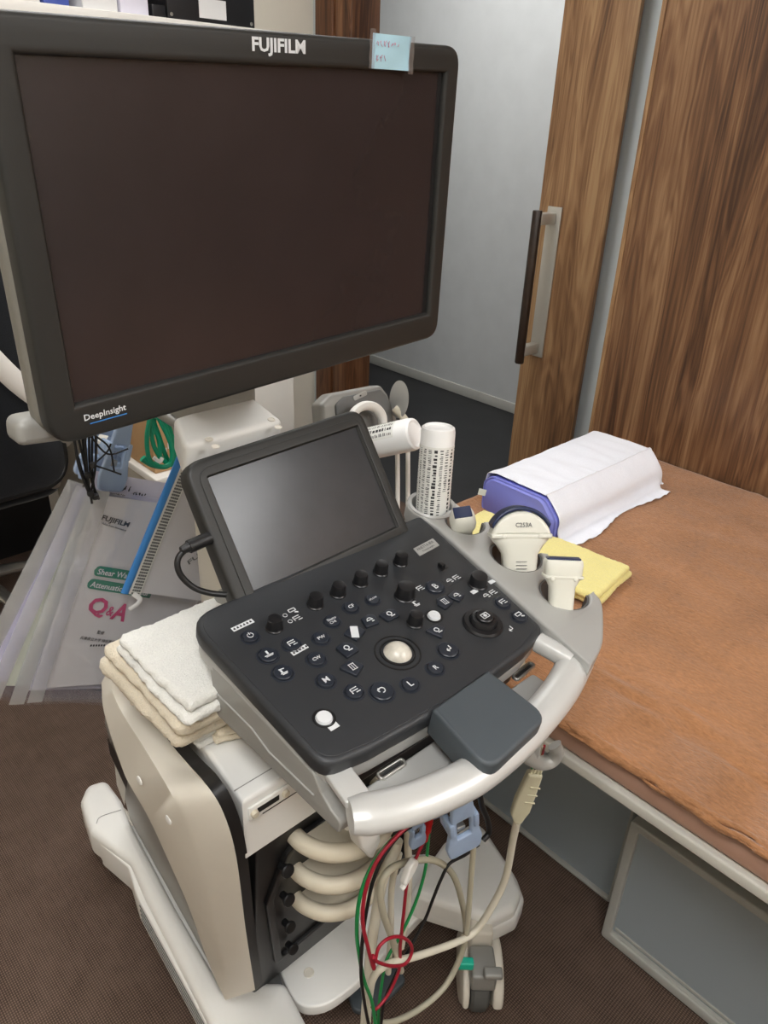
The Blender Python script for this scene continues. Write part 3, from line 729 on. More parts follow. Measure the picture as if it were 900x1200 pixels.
# --- controls
def kframe(u, v, c=0.0, rot=0.0):
    a, b = KF.px(u, v, c); return KF.sh(a, b, 0, rot)
def knob(u, v, r=.0085, h=.0155, name='rotary_knob'):
    f = kframe(u, v, h * .55)
    o = P(name, lathe(f, [(r * 1.12, .001), (r * 1.12, .002), (r * 1.0, .003), (r * .93, h - .002), (r * .86, h - .0004), (r * .6, h), (0, h)], 28), 'knob')
    return o
for u, v in ((322, 730), (370, 703), (396.7, 690), (423, 677.5), (447, 665), (470.4, 654)): knob(u, v)
knob(475.5, 692, .0112, .018); knob(487.3, 724.6, .0085, .0155); knob(561, 679, .0112, .015)
def legend(b, f, s, w, h=None, c=.0036):
    if isinstance(s, str):
        g = text(f, s, 0, 0, w, h, 0, .01, c)
    else: g = s
    if g.v: obj('button_legend', g, 'legend', b)
def icon(f, kind, c=.0037):
    g = G(); t = .0005
    def seg(x0, y0, x1, y1, w=.0009):
        ff = Fr(f((x0 + x1) / 2, (y0 + y1) / 2, c), f.x * (x1 - x0) + f.y * (y1 - y0), f.y * (x1 - x0) - f.x * (y1 - y0)); L = math.hypot(x1 - x0, y1 - y0) / 2
        g.join(box(ff, -L, L, -w / 2, w / 2, 0, t))
    def arc(x, y, r, a0, a1, n=10, w=.0009):
        for k in range(n):
            p, q = a0 + (a1 - a0) * k / n, a0 + (a1 - a0) * (k + 1) / n
            seg(x + r * math.cos(p), y + r * math.sin(p), x + r * math.cos(q), y + r * math.sin(q), w)
    if kind == 'power': arc(0, 0, .0032, .7 * PI - .2, 2.3 * PI + .2, 14, .0007); seg(0, .001, 0, .0042, .0008)
    elif kind == 'undo': arc(0, .0003, .0032, -.6 * PI, .85 * PI, 12); seg(-.0045, .002, -.002, .004); seg(-.0042, .0015, -.0032, -.0006)
    elif kind == 'enter': seg(.003, .004, .003, -.001); seg(.003, -.001, -.003, -.001); seg(-.003, -.001, -.0008, .0012); seg(-.003, -.001, -.0008, -.0032)
    elif kind == 'bars': seg(-.004, .003, .004, .003); seg(-.004, 0, .004, 0); seg(-.004, .003, -.004, -.003); seg(0, -.003, .005, -.003)
    elif kind == 'pencil': seg(0, .0045, 0, 0, .002); seg(-.005, -.0015, .005, -.0015); seg(-.004, -.003, .004, -.003, .0006)
    elif kind == 'lines': seg(-.003, .004, .003, .003); seg(-.0015, .004, -.0015, -.001, .002); seg(-.004, -.002, .004, -.002); seg(-.003, -.0036, .003, -.0036)
    elif kind == 'loop': arc(0, .001, .0028, 0, 2 * PI, 14, .001); seg(-.001, -.0035, .0045, -.0035, .0012)
    elif kind == 'dome': arc(0, 0, .0033, 0, PI, 8); seg(-.0042, 0, .0042, 0); seg(.001, -.0028, .004, -.0028, .0012)
    elif kind == 'dot': arc(0, 0, .0024, 0, 2 * PI, 12, .0006)
    elif kind == 'grid':
        for k in (-1, 0, 1): seg(k * .0028, -.004, k * .0028, .004, .0006)
        seg(-.0035, .004, .0035, .004, .0006); seg(-.0035, -.004, .0035, -.004, .0006)
    elif kind == 'star': 
        for k in range(3): seg(.0026 * math.cos(k * PI / 3), .0026 * math.sin(k * PI / 3), -.0026 * math.cos(k * PI / 3), -.0026 * math.sin(k * PI / 3))
        for q in ((-.0046, -.0034, .0046, -.0034), (-.0046, .0034, .0046, .0034), (-.0046, -.0034, -.0046, .0034), (.0046, -.0034, .0046, .0034)): seg(*q, .0007)
    elif kind == 'screen':
        for q in ((-.004, 0, .004, 0), (-.004, .004, .004, .004), (-.004, 0, -.004, .004), (.004, 0, .004, .004)): seg(*q)
        seg(.001, -.002, .0045, -.004, .0016)
    return g
def rbutton(u, v, r=.0098, leg=None, w=.008, h=None, m='button', ic=None, ring=True):
    f = kframe(u, v, .003)
    if m != 'button':
        P('button_ring', lathe(f, [(r + .0022, .0006), (r + .0022, .0014), (r + .0006, .0016), (r, .0008)], 28), 'black'); r *= .86
    k_ = .0022 if m == 'button' else .0004
    prof = [(r + k_, .0006), (r + k_, .0012), (r + k_ * .27, .0014), (r + k_ * .2, .0008), (r, .0008), (r * .98, .0028), (r * .9, .0036), (0, .0034)]
    b = P('control_button', lathe(f, prof, 28), m)
    if m != 'button': b['label'] = 'white round button'
    if leg: legend(b, f, leg, w, h)
    if ic: legend(b, f, icon(f, ic), 0)
    return b
def pbutton(u, v, pts, leg=None, w=.007, ic=None, rot=0.0, h=None):
    f = kframe(u, v, .003, 0); fr_ = kframe(u, v, .003, rot)
    b = P('control_button', plate(fr_, fillet(pts, .002, 4), .004, .0009, top=.0038), 'button')
    if leg: legend(b, f, leg, w, h, .0040)
    if ic: legend(b, f, icon(f, ic, .0041), 0)
    return b
rbutton(293.3, 745, .0085, ic='power')
rbutton(314.4, 767, ic='pencil'); rbutton(331.8, 787.5, ic='lines'); rbutton(342, 754, .0092, ic='bars')
rbutton(376.7, 747, .0088, 'PW', .0092); rbutton(371, 771.5, .0092, 'CW', .0098); rbutton(382, 796.7, .0092, 'M', .0062)
rbutton(390, 727, .0085, 'Elasto\nCHI', .0115); rbutton(411.5, 710.6, .0085, 'CF', .0075); rbutton(437, 701.5, .0078, 'eFLOW', .0115)
rbutton(415.5, 809.5, .0092, ic='bars'); rbutton(447.8, 809.5, .0118, ic='undo'); rbutton(525.5, 761, .0112, ic='enter')
rbutton(510.4, 782, .0088, 'R', .0045); rbutton(480.7, 801, .0088, 'L', .0045)
rbutton(510, 687, .0108, 'B', .0058); rbutton(509, 720.6, .0085, None, m='legend', ic='dot')
rbutton(380, 840, .0092, None, m='legend')
rbutton(589, 705.5, .0088, ic='bars'); rbutton(608.5, 721.5, .0088, ic='screen')
pent = [(-.010, -.004), (.010, -.004), (.009, .006), (0, .010), (-.009, .006)]
quad = [(-.010, -.009), (.010, -.009), (.010, .009), (-.010, .009)]
def pl_(k): return [(x * k, y * k) for x, y in pent]
pbutton(415.5, 741, [(-.0095, -.0085), (.0095, -.0085), (.011, .0085), (-.0095, .0085)], rot=.35)
pbutton(433.3, 727.5, [(-.0105, -.006), (.007, -.0085), (.0105, .004), (.005, .009), (-.006, .008)], ic='dome')
pbutton(456.7, 720.5, [(-.0085, -.007), (.0085, -.007), (.011, .003), (.004, .008), (-.011, .007)], ic='loop')
pbutton(406.7, 760.5, [(-.008, -.010), (.010, -.0085), (.010, .003), (.002, .010), (-.009, .008)], ic='loop')
pbutton(413.3, 782, [(-.006, -.011), (.011, -.006), (.007, .009), (-.011, .009)], ic='grid', rot=.15)
pbutton(512, 739.5, [(-.003, -.011), (.011, -.002), (.008, .008), (-.011, .008)], ic='loop')
pbutton(521, 705.7, [(-.008, -.009), (.010, -.005), (.010, .008), (-.004, .009), (-.010, .002)], ic='grid')
pbutton(535, 698.5, [(-.004, -.009), (.010, -.004), (.007, .009), (-.010, .006)], ic='dome')
f = kframe(415.5, 740.5, .004, 1.0)
s = P('sticker', box(f, -.0085, .0085, -.0042, .0042, .0039, .0043), 'legend'); s['label'] = 'white sticker on an angled button'
for u, v, w, h, rt in ((284.5, 733.5, .026, .006, .02), (351, 762.5, .020, .0055, .05), (576, 682.5, .009, .0055, 0), (555.6, 694, .0095, .0055, 0), (390.5, 852, .0105, .0065, .0)):
    f = kframe(u, v, 0, rt)
    s = P('sticker', box(f, -w / 2, w / 2, -h / 2, h / 2, .0008, .0013), 'legend'); s['label'] = 'small white sticker'
    g = G()
    for k in range(int(w / .004)):
        x = -w / 2 + .0025 + k * .004
        g.join(box(f, x - .0012, x + .0012, -h * .22, h * .05, .0013, .0015)); g.join(box(f, x - .0004, x + .0008, -h * .1, h * .25, .0013, .0015))
    if w > .015: obj('sticker_print', g, 'ink', s)
# printed symbols beside the knobs
def printed(u, v, kinds, dx=.011):
    for k, kd in enumerate(kinds):
        f = kframe(u, v).sh(dx * (k - (len(kinds) - 1) / 2), 0)
        P('printed_symbol', icon(f, kd, .0009), 'legend')
printed(343, 717, ['screen']); printed(348, 725, ['bars']); printed(334, 722, ['dot']); printed(340, 729, ['dot'])
printed(492, 690, ['bars']); printed(487, 708, ['lines'], .01); printed(598, 738, ['enter'])
for u, v in ((530.5, 679.5), (573.5, 697)):
    f = kframe(u, v)
    pp = P('printed_plate', plate(f, rrect(-.0135, .0135, -.007, .007, .001), .0006, .0002, top=.0011), 'mid' if False else 'panel')
    obj('plate_print', icon(f.sh(-.006, 0), 'dome', .0011).join(icon(f.sh(.006, 0), 'bars', .0011)), 'legend', pp)
f = kframe(519, 666)
P('socket', box(f, -.006, .006, -.004, .004, .0005, .001).join(box(f, -.003, .003, -.001, .007, .001, .006, .001)), 'black')
# trackball
f = kframe(466.7, 762, .004)
tb = P('trackball_ring', lathe(f, [(.0255, .0006), (.0255, .0012), (.0245, .0014), (.0235, .0012), (.0235, .0008), (.0195, .0008), (.0190, .0022), (.0178, .0022), (.0170, -.001)], 48), 'black')
ba = P('trackball', lathe(f, [(.0168 * math.cos(t), -.006 + .0168 * math.sin(t)) for t in [PI / 2 * k / 12 for k in range(13)]], 40), 'ball')
ba['label'] = 'milky white trackball'
# jog dial
f = kframe(566.7, 727, .006)
jd = P('jog_dial', lathe(f, [(.0235, .0006), (.0235, .002), (.0215, .0045), (.0165, .0048), (.0158, .004), (.015, .0075), (.0138, .010), (.0112, .0105), (.0108, .0095), (.0100, .0098), (.0098, .0125), (.009, .0132), (0, .013)], 48), 'knob')
legend(jd, f, icon(f, 'star', .0133), 0)
# name badge
f = kframe(499.5, 642, 0, .06)
nb = P('name_badge', plate(f, fillet([(-.021, -.0075), (.017, -.0075), (.021, .0075), (-.017, .0075)], .001, 3), .0016, .0005, top=.0018), 'silver')
obj('badge_lettering', text(f, 'ARIETTA 850', 0, .0026, .031, .0046, 0, .015, .0019), 'mid', nb)
obj('badge_lettering', text(f, 'DeepInsight', 0, -.0038, .022, .0036, 0, .01, .0019), 'mid', nb)
# panel groove near the two left buttons
# --- touch panel
to = fillet([(-.136, -.091), (.127, -.091), (.127, .091), (-.132, .091)], [.012, .010, .022, .024], 7)
ti = rrect(-.1085, .1085, -.068, .068, .002, 3)
tp = P('touch_panel', plate(TF, to, .026, .006, [ti], .002), 'bezel')
P('touch_screen', box(TF, -.11, .11, -.0695, .0695, -.006, -.0015), 'glass', tp)
P('touch_bezel_rim', plate(TF, fillet([(-.122, -.080), (.116, -.080), (.116, .080), (-.120, .080)], [.006, .006, .016, .018], 6), .002, .0009, [rrect(-.1105, .1105, -.0700, .0700, .002, 3)], .0032), 'bezel', tp)
P('touch_back', box(TF, -.10, .10, -.06, .06, -.045, -.022, .012), 'bezel', tp)
P('touch_hinge', box(WF, .40, .60, .632, .67, .87, .915, .008), 'bezel')
# plug and cable of the touch panel
c0 = AY(246, 630, .655); c1 = AY(221, 641, .655)
tc = P('touch_cable', tube([c1, AY(210, 652, .655), AY(208, 664, .652), AY(214, 677, .648), AY(228, 689, .64), AY(246, 695, .63), AY(266, 697, .62)], .0034, 10, 8), 'blackw')
P('plug', tube([c1, c0], .0075, 10, 0, True, 1.0), 'black', tc)
P('strain_relief', tube([c1 + (c1 - c0) * .35, c1], lambda q: .004 + .002 * q, 10, 0), 'black', tc)

# --- big monitor
mo = fillet([(-.268, -.171), (.2635, -.171), (.2645, .162), (-.266, .163)], [.026, .022, .022, .02], 8)
mi = [(-.2405, -.1365), (.2415, -.1365), (.2415, .1355), (-.2405, .1355)]
mn = P('monitor', plate(DF, mo, .022, .005, [mi], .001), 'bezel')
P('monitor_screen', box(DF, -.243, .244, -.139, .138, -.016, -.0065), 'screen', mn)
P('screen_gasket', box(DF, .2355, .2418, -.1368, .1358, -.0065, -.0058), 'black', mn)
mb = [(a * .988 - .004, b * .985) for a, b in mo]
P('monitor_back', plate(DF, [(a * 1.004, b * 1.0) for a, b in mb], .022, .008, (), -.0195), 'bezelback', mn)
P('monitor_hump', box(DF, -.17, .17, -.12, .12, -.075, -.045, .012), 'silver_dark', mn)
la = DF.px(294.5, 54); lb = DF.px(357, 57)
cxl, cyl = (la[0] + lb[0]) / 2, (la[1] + lb[1]) / 2
P('logo_lettering', text(DF, 'FUJIFILM', cxl, cyl - .0002, lb[0] - la[0], .0145, 0, .03, .0012), 'legend', mn)
la = DF.px(98, 490); lb = DF.px(147, 478)
P('badge_lettering', text(DF, 'DeepInsight', (la[0] + lb[0]) / 2, (la[1] + lb[1]) / 2, lb[0] - la[0], .0078, 0, .012, .0012), 'legend', mn)
l2 = DF.px(105, 496); l3 = DF.px(148, 484.5)
P('badge_underline', box(DF, l2[0], l3[0], l2[1] - .0005, l2[1] + .0004, .0011, .0015), 'bluezip', mn)
# grip behind the lower left corner
g0 = fillet([(-.325, -.166), (-.19, -.145), (-.19, -.11), (-.318, -.143)], [.012, .004, .004, .012], 5)
gp = [DF.px(u, v, -.035) for u, v in [(17, 521), (72, 514), (85, 480), (14, 492)]]
gr = P('monitor_grip', plate(DF, fillet(gp, [.008, .002, .002, .010], 5), .030, .007, (), -.025), 'silver_dark', mn)
# arm under the monitor
AF = Fr((.46, .75, 1.0655), (1, 0, 0), (0, 1, .16))
qa = [AF.px(u, v) for u, v in [(203, 489), (292, 461), (350, 505), (240, 545)]]
ma = P('monitor_arm', plate(AF, fillet([(qa[3][0], -.022), (qa[2][0], -.022), (qa[1][0], qa[1][1]), (qa[0][0], qa[0][1])], [.01, .01, .012, .012], 5), .045, .007), 'white')
for u, v in ((245, 515), (252.5, 523.5), (318, 492), (326, 501)):
    a, b = AF.px(u, v)
    P('screw_cap', lathe(AF.sh(a, b), [(.0048, 0), (.0048, .0007), (.0040, .0012), (.0036, .0006), (0, .0007)], 20), 'cream', ma)
P('arm_upright', box(WF, .43, .53, .79, .845, 1.02, 1.32, .012), 'silver_dark')
P('monitor_joint', box(WF, .44, .52, .735, .80, 1.24, 1.34, .01), 'silver_dark')
P('lift_column', box(WF, .44, .535, .74, .83, .76, 1.035, .015), 'cream')
P('console_support', box(WF, .40, .55, .55, .72, .768, .87, .012), 'silver_dark')
P('accessory_rail', tube([(.43, .82, 1.05), (.40, .92, 1.075), (.33, .955, 1.08)], .007, 10, 6), 'silver_dark')

# --- cart body
XL_ = .281
def PLN(u, v, n, p0):
    n = Vector(n); d = ray(u, v); return CAM + d * ((Vector(p0) - CAM).dot(n) / d.dot(n))
def LN(u, v, x): return PLN(u, v, (1, 0, .15), (x, 0, .70))
def FN(u, v, off=0.0): return PLN(u, v, (0, 1, .26), (0, .505 + off, .67))
LG1 = AZ(150, 956, .165); LG3 = AZ(258, 1152, .165)
P('core_body', loft([[(.312, .56, .672), (.655, .56, .672), (.655, .875, .672), (.312, .875, .672)], [(.327, .60, .53), (.645, .60, .53), (.645, .955, .53), (.327, .955, .53)], [(LG3.x + .003, LG3.y, .152), (.60, .64, .152), (.60, 1.06, .152), (LG1.x + .003, LG1.y, .152)]]), 'silver_dark')
def core_pt(u, v): return PLN(u, v, (1, 0, .106), (.3262, 0, .53))
lq = [core_pt(u, v) for u, v in [(134, 893), (147, 922), (146, 944), (137, 920)]]
P('rating_label', G().add(lq, [(0, 1, 2, 3)]), 'lab', None, 'small printed rating label')
dq = [core_pt(u, v) for u, v in [(125, 862), (150, 912), (148, 925), (129, 884)]]
P('dark_stripe', G().add(dq, [(0, 1, 2, 3)]), 'black')
A_ = [(143, 757), (160, 812), (197, 867), (222, 897), (243, 921), (262, 953), (277, 1005), (288, 1090), (299, 1160)]
B_ = [(124, 790), (140, 830), (165, 870), (185, 903), (203, 935), (220, 975), (238, 1035), (254, 1105), (268, 1171)]
C_ = [(119, 800), (122, 835), (143, 900), (155, 925), (175, 960), (198, 1010), (222, 1065), (245, 1130), (264, 1172)]
XTOP = (.034, .024, .012, .005)          # the shield curves inwards towards its top
def sm(pts, x): return cat([AX(u, v, x + XTOP[i]) if i < 4 else LN(u, v, x) for i, (u, v) in enumerate(pts)], 5)
def shield(mirror=None):
    a, b, c = sm(A_, XL_), sm(B_, XL_ - .026), sm(C_, XL_ - .030)
    a2 = [p.copy() + Vector((.0, .004, 0)) for p in a]
    b1 = [(x * .15 + y * .85) for x, y in zip(a, b)]; c1 = [(x * .9 + y * .1) for x, y in zip(c, b)]
    a1 = [x * .94 + y * .06 + Vector((-.001, 0, 0)) for x, y in zip(a, b)]
    d = [Vector((p.x + .034, p.y + .006, p.z)) for p in c]
    rings = [a2, a, a1, b1, b, c1, c, d]
    rings = [[r[i] for r in rings] for i in range(len(a))]
    g = loft(rings, True, True)
    if mirror: g.xf(lambda p: Vector((mirror * 2 - p.x, p.y, p.z)))
    return g
sh = P('side_shield', shield(), 'cream')
P('side_shield', shield(.487), 'cream')
for u, v in ((163, 915), (197, 961)):
    p = LN(u, v, XL_ - .029)
    P('screw_cap', lathe(Fr(p + Vector((.001, 0, 0)), (0, -1, 0), (0, 0, 1)), [(.006, 0), (.006, .0012), (.0045, .002), (0, .002)], 18), 'white', sh)
# dark band between shield and drive unit
def band(mx=None):
    a = sm(A_, XL_); n = len(a); e = []
    for p in a: e.append(Vector((p.x + .0125, p.y - .001, p.z + .005)))
    e2 = [Vector((p.x + .0128, p.y + .03, p.z - .02)) for p in a]; a2 = [Vector((p.x + .001, p.y + .03, p.z - .02)) for p in a]
    g = loft([[a[i] + Vector((.0005, .001, -.001)), e[i], e2[i], a2[i]] for i in range(n)], True, True)
    if mx: g.xf(lambda p: Vector((mx * 2 - p.x, p.y, p.z)))
    return g
P('dark_band', band(), 'black'); P('dark_band', band(.487), 'black')
# drive unit: the white box whose top carries the towels
DU = Fr((0, .500, 0), (1, 0, 0), (0, -.10, 1))
x0, x1, z0, z1 = .2895, .66, .672, .762
d0 = AY(283, 946, .5)
pr = fillet([(-.500, z0), (-.488, z1), (-.97, z1), (-.97, z0)], [.006, .010, .01, .002], 4)
FX = Fr((.2945, 0, 0), (0, -1, 0), (0, 0, 1))
du = P('drive_unit', plate(Fr((0, 0, z1), (1, 0, 0), (0, 1, 0)), [(.2945, .4985), (.66, .4985), (.66, .80), (.338, .80), (.322, .70), (.304, .58)], z1 - z0, .006), 'white')
F5 = Fr((0, .498, 0), (1, 0, 0), (0, 0, 1))
def f5(u, v): p = AY(u, v, .498); return p.x, p.z
sx0, sz0 = f5(300, 948); sx1, sz1 = f5(325, 932)
dz = (sz0 + sz1) / 2
P('panel_ledge', box(F5, .300, .40, dz - .009, dz + .009, 0, .003, .001), 'white', du)
P('slot', box(F5, sx0, sx1, dz - .0035, dz + .0035, .003, .0036), 'black', du)
for u, v in ((289.5, 954), (332, 927)):
    x, z = f5(u, v); 
    P('push_knob', lathe(Fr((max(x, .306), .495, dz + (.0 if u < 300 else .001)), (1, 0, 0), (0, 0, 1)), [(.0045, 0), (.0045, .003), (.0036, .0045), (0, .0045)], 18), 'hookc', du)
P('gap_line', box(F5, .318, .60, dz - .0125, dz - .0105, .0005, .0012), 'black', du)
P('gap_line', box(WF, .297, .655, .5165, .5175, z1 - .0005, z1 + .0004), 'silver_dark', du)
FF = Fr((0, .505, .67), (1, 0, 0), (0, -.26, 1))
P('front_panel', plate(FF, fillet([(.312, .0), (.662, .0), (.60, -.53), (.375, -.53)], .01, 4), .03, .004), 'black')
ro = [(.345, -.17), (.358, -.055), (.38, -.03), (.62, -.03), (.59, -.42), (.40, -.44)]
ri = [(.357, -.17), (.368, -.064), (.386, -.042), (.606, -.042), (.578, -.408), (.41, -.428)]
P('front_recess_frame', plate(FF, fillet(ro, .014, 4), .008, .002, [fillet(ri, .012, 4)], .007), 'black')
q0 = FN(349, 984, -.01); q2 = FN(349, 1056, -.01)
for k in range(3):
    q = q0.lerp(q2, k / 2); xa, yc, zc = q.x + .004, q.y, q.z - .006
    pts = [(xa, yc + .022, zc), (xa + .001, yc - .006, zc), (xa + .015, yc - .034, zc), (xa + .043, yc - .052, zc), (xa + .078, yc - .054, zc), (xa + .108, yc - .040, zc), (xa + .126, yc - .010, zc), (xa + .129, yc + .022, zc)]
    h = P('cable_reel', tube(pts, .0105, 14, 8, True, 1.15, (0, 0, 1)), 'hookc')
    P('reel_floor', plate(Fr((0, 0, zc - .002), (1, 0, 0), (0, 1, 0)), [(p.x, p.y) for p in cat(pts, 5)], .006, .0), 'hookc', h)
for k, (u, v) in enumerate(((329, 1014), (331, 1048), (333, 1080), (337, 1106))):
    p = FN(u, v, -.004)
    P('peg', lathe(Fr(p, (1, 0, 0), (0, .25, 1)), [(.005, 0), (.005, .012), (.0085, .013), (.009, .015), (.008, .017), (0, .018)], 18), 'black')
# white hanger under the handle
hg = [(417, 966), (445, 958), (447, 986), (437, 1010), (424, 996)]
Fh = Fr((0, .43, 0), (1, 0, 0), (0, 0, 1))
P('cable_hanger', plate(Fh, fillet([(AY(u, v, .43).x, AY(u, v, .43).z) for u, v in hg], .006, 4), .022, .004), 'white')
P('hanger_stem', box(WF, .40, .425, .452, .52, .675, .70, .004), 'white')

# --- base
def zpoly(pts, z): return [(AZ(u, v, z).x, AZ(u, v, z).y) for u, v in pts]
zl = .165
FZ = Fr((0, 0, zl), (1, 0, 0), (0, 1, 0))
ll = zpoly([(93, 937), (101, 918), (124, 911), (142, 935), (152, 960), (205, 1060), (262, 1158), (300, 1148), (334, 1148), (362, 1202), (350, 1290), (262, 1290), (243, 1194), (170, 1050), (152, 1008), (104, 972)], zl)
lg = P('base_leg', plate(FZ, fillet(ll, [.02, .02, .02, .02, .05, .05, .01, .02, .02, .03, .03, .03, .05, .04, .03, .02], 5), .075, .016), 'white')
ll2 = [((a - .36) * .93 + .36, (b - .85) * .985 + .85) for a, b in ll]
# vents along the leg's outer side
zs_ = .148
sk = zpoly([(112, 984), (150, 1016), (160, 1050), (200, 1124), (243, 1203), (290, 1300), (340, 1300), (300, 1150), (205, 1050), (160, 965)], zs_)
P('leg_skirt', plate(Fr((0, 0, zs_), (1, 0, 0), (0, 1, 0)), fillet(sk, [.01, .03, .03, 0, .01, .01, .01, .01, .01, .01], 4), .066, .004), 'white', lg)
va, vb = AZ(161, 1052, zs_), AZ(243, 1203, zs_)
on = Vector((-(va - vb).y, (va - vb).x, 0)).normalized()
for k in range(4):
    z = .137 - .0125 * k; a = va.lerp(vb, .03); b = va.lerp(vb, 1.02)
    P('vent_slot', tube([Vector((a.x, a.y, z)), Vector((b.x, b.y, z))], .0016, 6, 0), 'mid', lg)
P('leg_seam', tube([AZ(113, 965, zl + .0005), AZ(118, 957, zl + .001), AZ(142, 949, zl + .001)], .0007, 6, 4), 'silver_dark', lg)
zr = .185
FR = Fr((0, 0, zr), (1, 0, 0), (0, 1, 0))
rl = zpoly([(478, 1046), (520, 985), (560, 955), (604, 1022), (612, 1044), (604, 1064), (575, 1078), (548, 1068)], zr)
rg = P('base_leg', plate(FR, fillet(rl, [.02, .03, .03, .02, .02, .02, .03, .05], 6), .055, .014), 'white')
rl3 = [((a - .70) * 1.06 + .70, (b - .53) * 1.05 + .53) for a, b in rl]
P('leg_skirt', plate(FR, fillet(rl3, [.02, .03, .03, .02, .02, .02, .03, .05], 6), .045, .010, (), -.022), 'white', rg)
fp = zpoly([(326, 1120), (333, 1150), (346, 1172), (362, 1180), (388, 1174), (422, 1148), (450, 1118), (500, 1065), (530, 1030), (500, 1000), (400, 1020), (340, 1070)], .125)
ft = P('foot_plate', plate(Fr((0, 0, .125), (1, 0, 0), (0, 1, 0)), cat2(fp, 4), .025, .004), 'white')
p = AZ(362, 1140, .125)
P('screw_cap', lathe(Fr(p, (1, 0, 0), (0, 1, 0)), [(.009, 0), (.009, .0012), (.007, .0016), (.0065, .0008), (0, .001)], 20), 'cream', ft)
P('under_chassis', box(WF, .42, .62, .64, 1.1, .07, .108, .01), 'mid')
rear = zpoly([(600, 900), (560, 860), (470, 870), (470, 985), (560, 960)], .16)
P('base_leg', box(WF, .58, .68, .95, 1.21, .09, .165, .03, 5), 'white')
# brake pedal
pz = .055
pp = zpoly([(406, 1160), (463, 1119), (476, 1148), (437, 1188), (414, 1183)], pz)
bp_ = P('brake_pedal', plate(Fr((0, 0, pz), (1, 0, 0), (0, 1, .0)), fillet(pp, .012, 5), .014, .004), 'pad')
P('pedal_arm', box(WF, .56, .60, .60, .72, .05, .08, .004), 'mid', bp_)
pi_ = [((a - .575) * .72 + .575, (b - .585) * .72 + .585) for a, b in pp]
# casters
def caster(c, ax, fair=True, lever=True, R=.062):
    c = Vector(c); ax = Vector(ax).normalized()
    F = Fr(c, Vector((0, 0, 1)).cross(ax), (0, 0, 1)) if False else Fr(c, Vector((-ax.y, ax.x, 0)), (0, 0, 1))   # F.z = +-axis
    w = P('caster', lathe(F, [(0, -.020), (R * .55, -.020), (R * .6, -.016), (R * .9, -.016), (R * .985, -.011), (R, -.004), (R, .004), (R * .985, .011), (R * .9, .016), (R * .6, .016), (R * .55, .020), (0, .020)], 44), 'rubber')
    s = F.z.dot(ax)
    if fair:
        for sd, wd in ((1, .018), (-1, .008)):
            q = sd * s
            f2 = Fr(F(0, 0, (.021 + wd / 2) * q), F.x, F.y)
            o = [((R + .002) * math.cos(t), (R + .002) * math.sin(t) * .98) for t in [PI * (-.02 + 1.04 * k / 16) for k in range(17)]]
            o += [((R - .012) * math.cos(t), (R - .004) * math.sin(t) * .96) for t in [PI * (1.1 + .8 * k / 12) for k in range(13)]]
            P('wheel_cover', plate(f2, o, wd, .006, (), wd / 2), 'cream', w)
        P('caster_fork', box(F, -R * .05, R * .75, R * .85, R + .045, -.02, .02, .006), 'cream', w)
    if lever:
        P('brake_housing', box(F, -R * 1.02, -R * .1, R * .72, R * 1.34, -.021, .021, .005), 'silver_dark', w)
    return w, F
w, F = caster((.722, .462, .062), (.733, -.68, 0))
fo = F(-.064, 0, 0)
def wpx(u, v): return PLN(u, v, F.x, fo)
Fl = Fr(wpx(546, 1127), F.z if F.z.dot(R_IMG0) > 0 else -F.z, (0, 0, 1))
o = P('brake_lever', box(Fl, -.014, .012, -.008, .008, -.004, .010, .003), 'tealp', w); o['label'] = 'teal brake lever'
Fl2 = Fr(wpx(578, 1137), Fl.x, (0, 0, 1))
P('brake_lever', box(Fl2, -.016, .015, -.006, .006, -.004, .014, .004), 'silver_dark', w)
caster((.372, 1.15, .05), (1, 0, 0), True, False, .05)
caster((.63, 1.15, .05), (1, 0, 0), True, False, .05)
caster((.36, .55, .05), (1, -.2, 0), True, False, .05)
# cable hook under the handle's right end
hk = [AY(640, 866, .335), AY(641, 880, .335), AY(634, 890, .33), AY(622, 893, .33), AY(610, 886, .335), AY(600, 884, .34)]
P('cable_hook', tube([AY(650, 873, .325), AY(652, 882, .325), AY(646, 891, .328), AY(634, 894, .332), AY(622, 889, .336), AY(612, 882, .34)], .0085, 12, 6, True, .5, (-.5, -.4, .75)), 'silver_dark')
P('hook_stem', box(Fr(AY(628, 872, .34), (1, .6, 0), (0, 0, 1)), -.008, .008, -.018, .012, -.006, .006, .002), 'silver')

# ------------------------------------------------------------------ probes and bottles in the holder
def sq(F, w, d, c, n=24, e=3.2, a=0.0, b=0.0):        # a rounded ring of the given half widths
    o = []
    for k in range(n):
        t = 2 * PI * k / n; x = math.cos(t); y = math.sin(t)
        o.append(F(a + w * math.copysign(abs(x) ** (2 / e), x), b + d * math.copysign(abs(y) ** (2 / e), y), c))
    return o
def probe(name, label, kind):
    return name
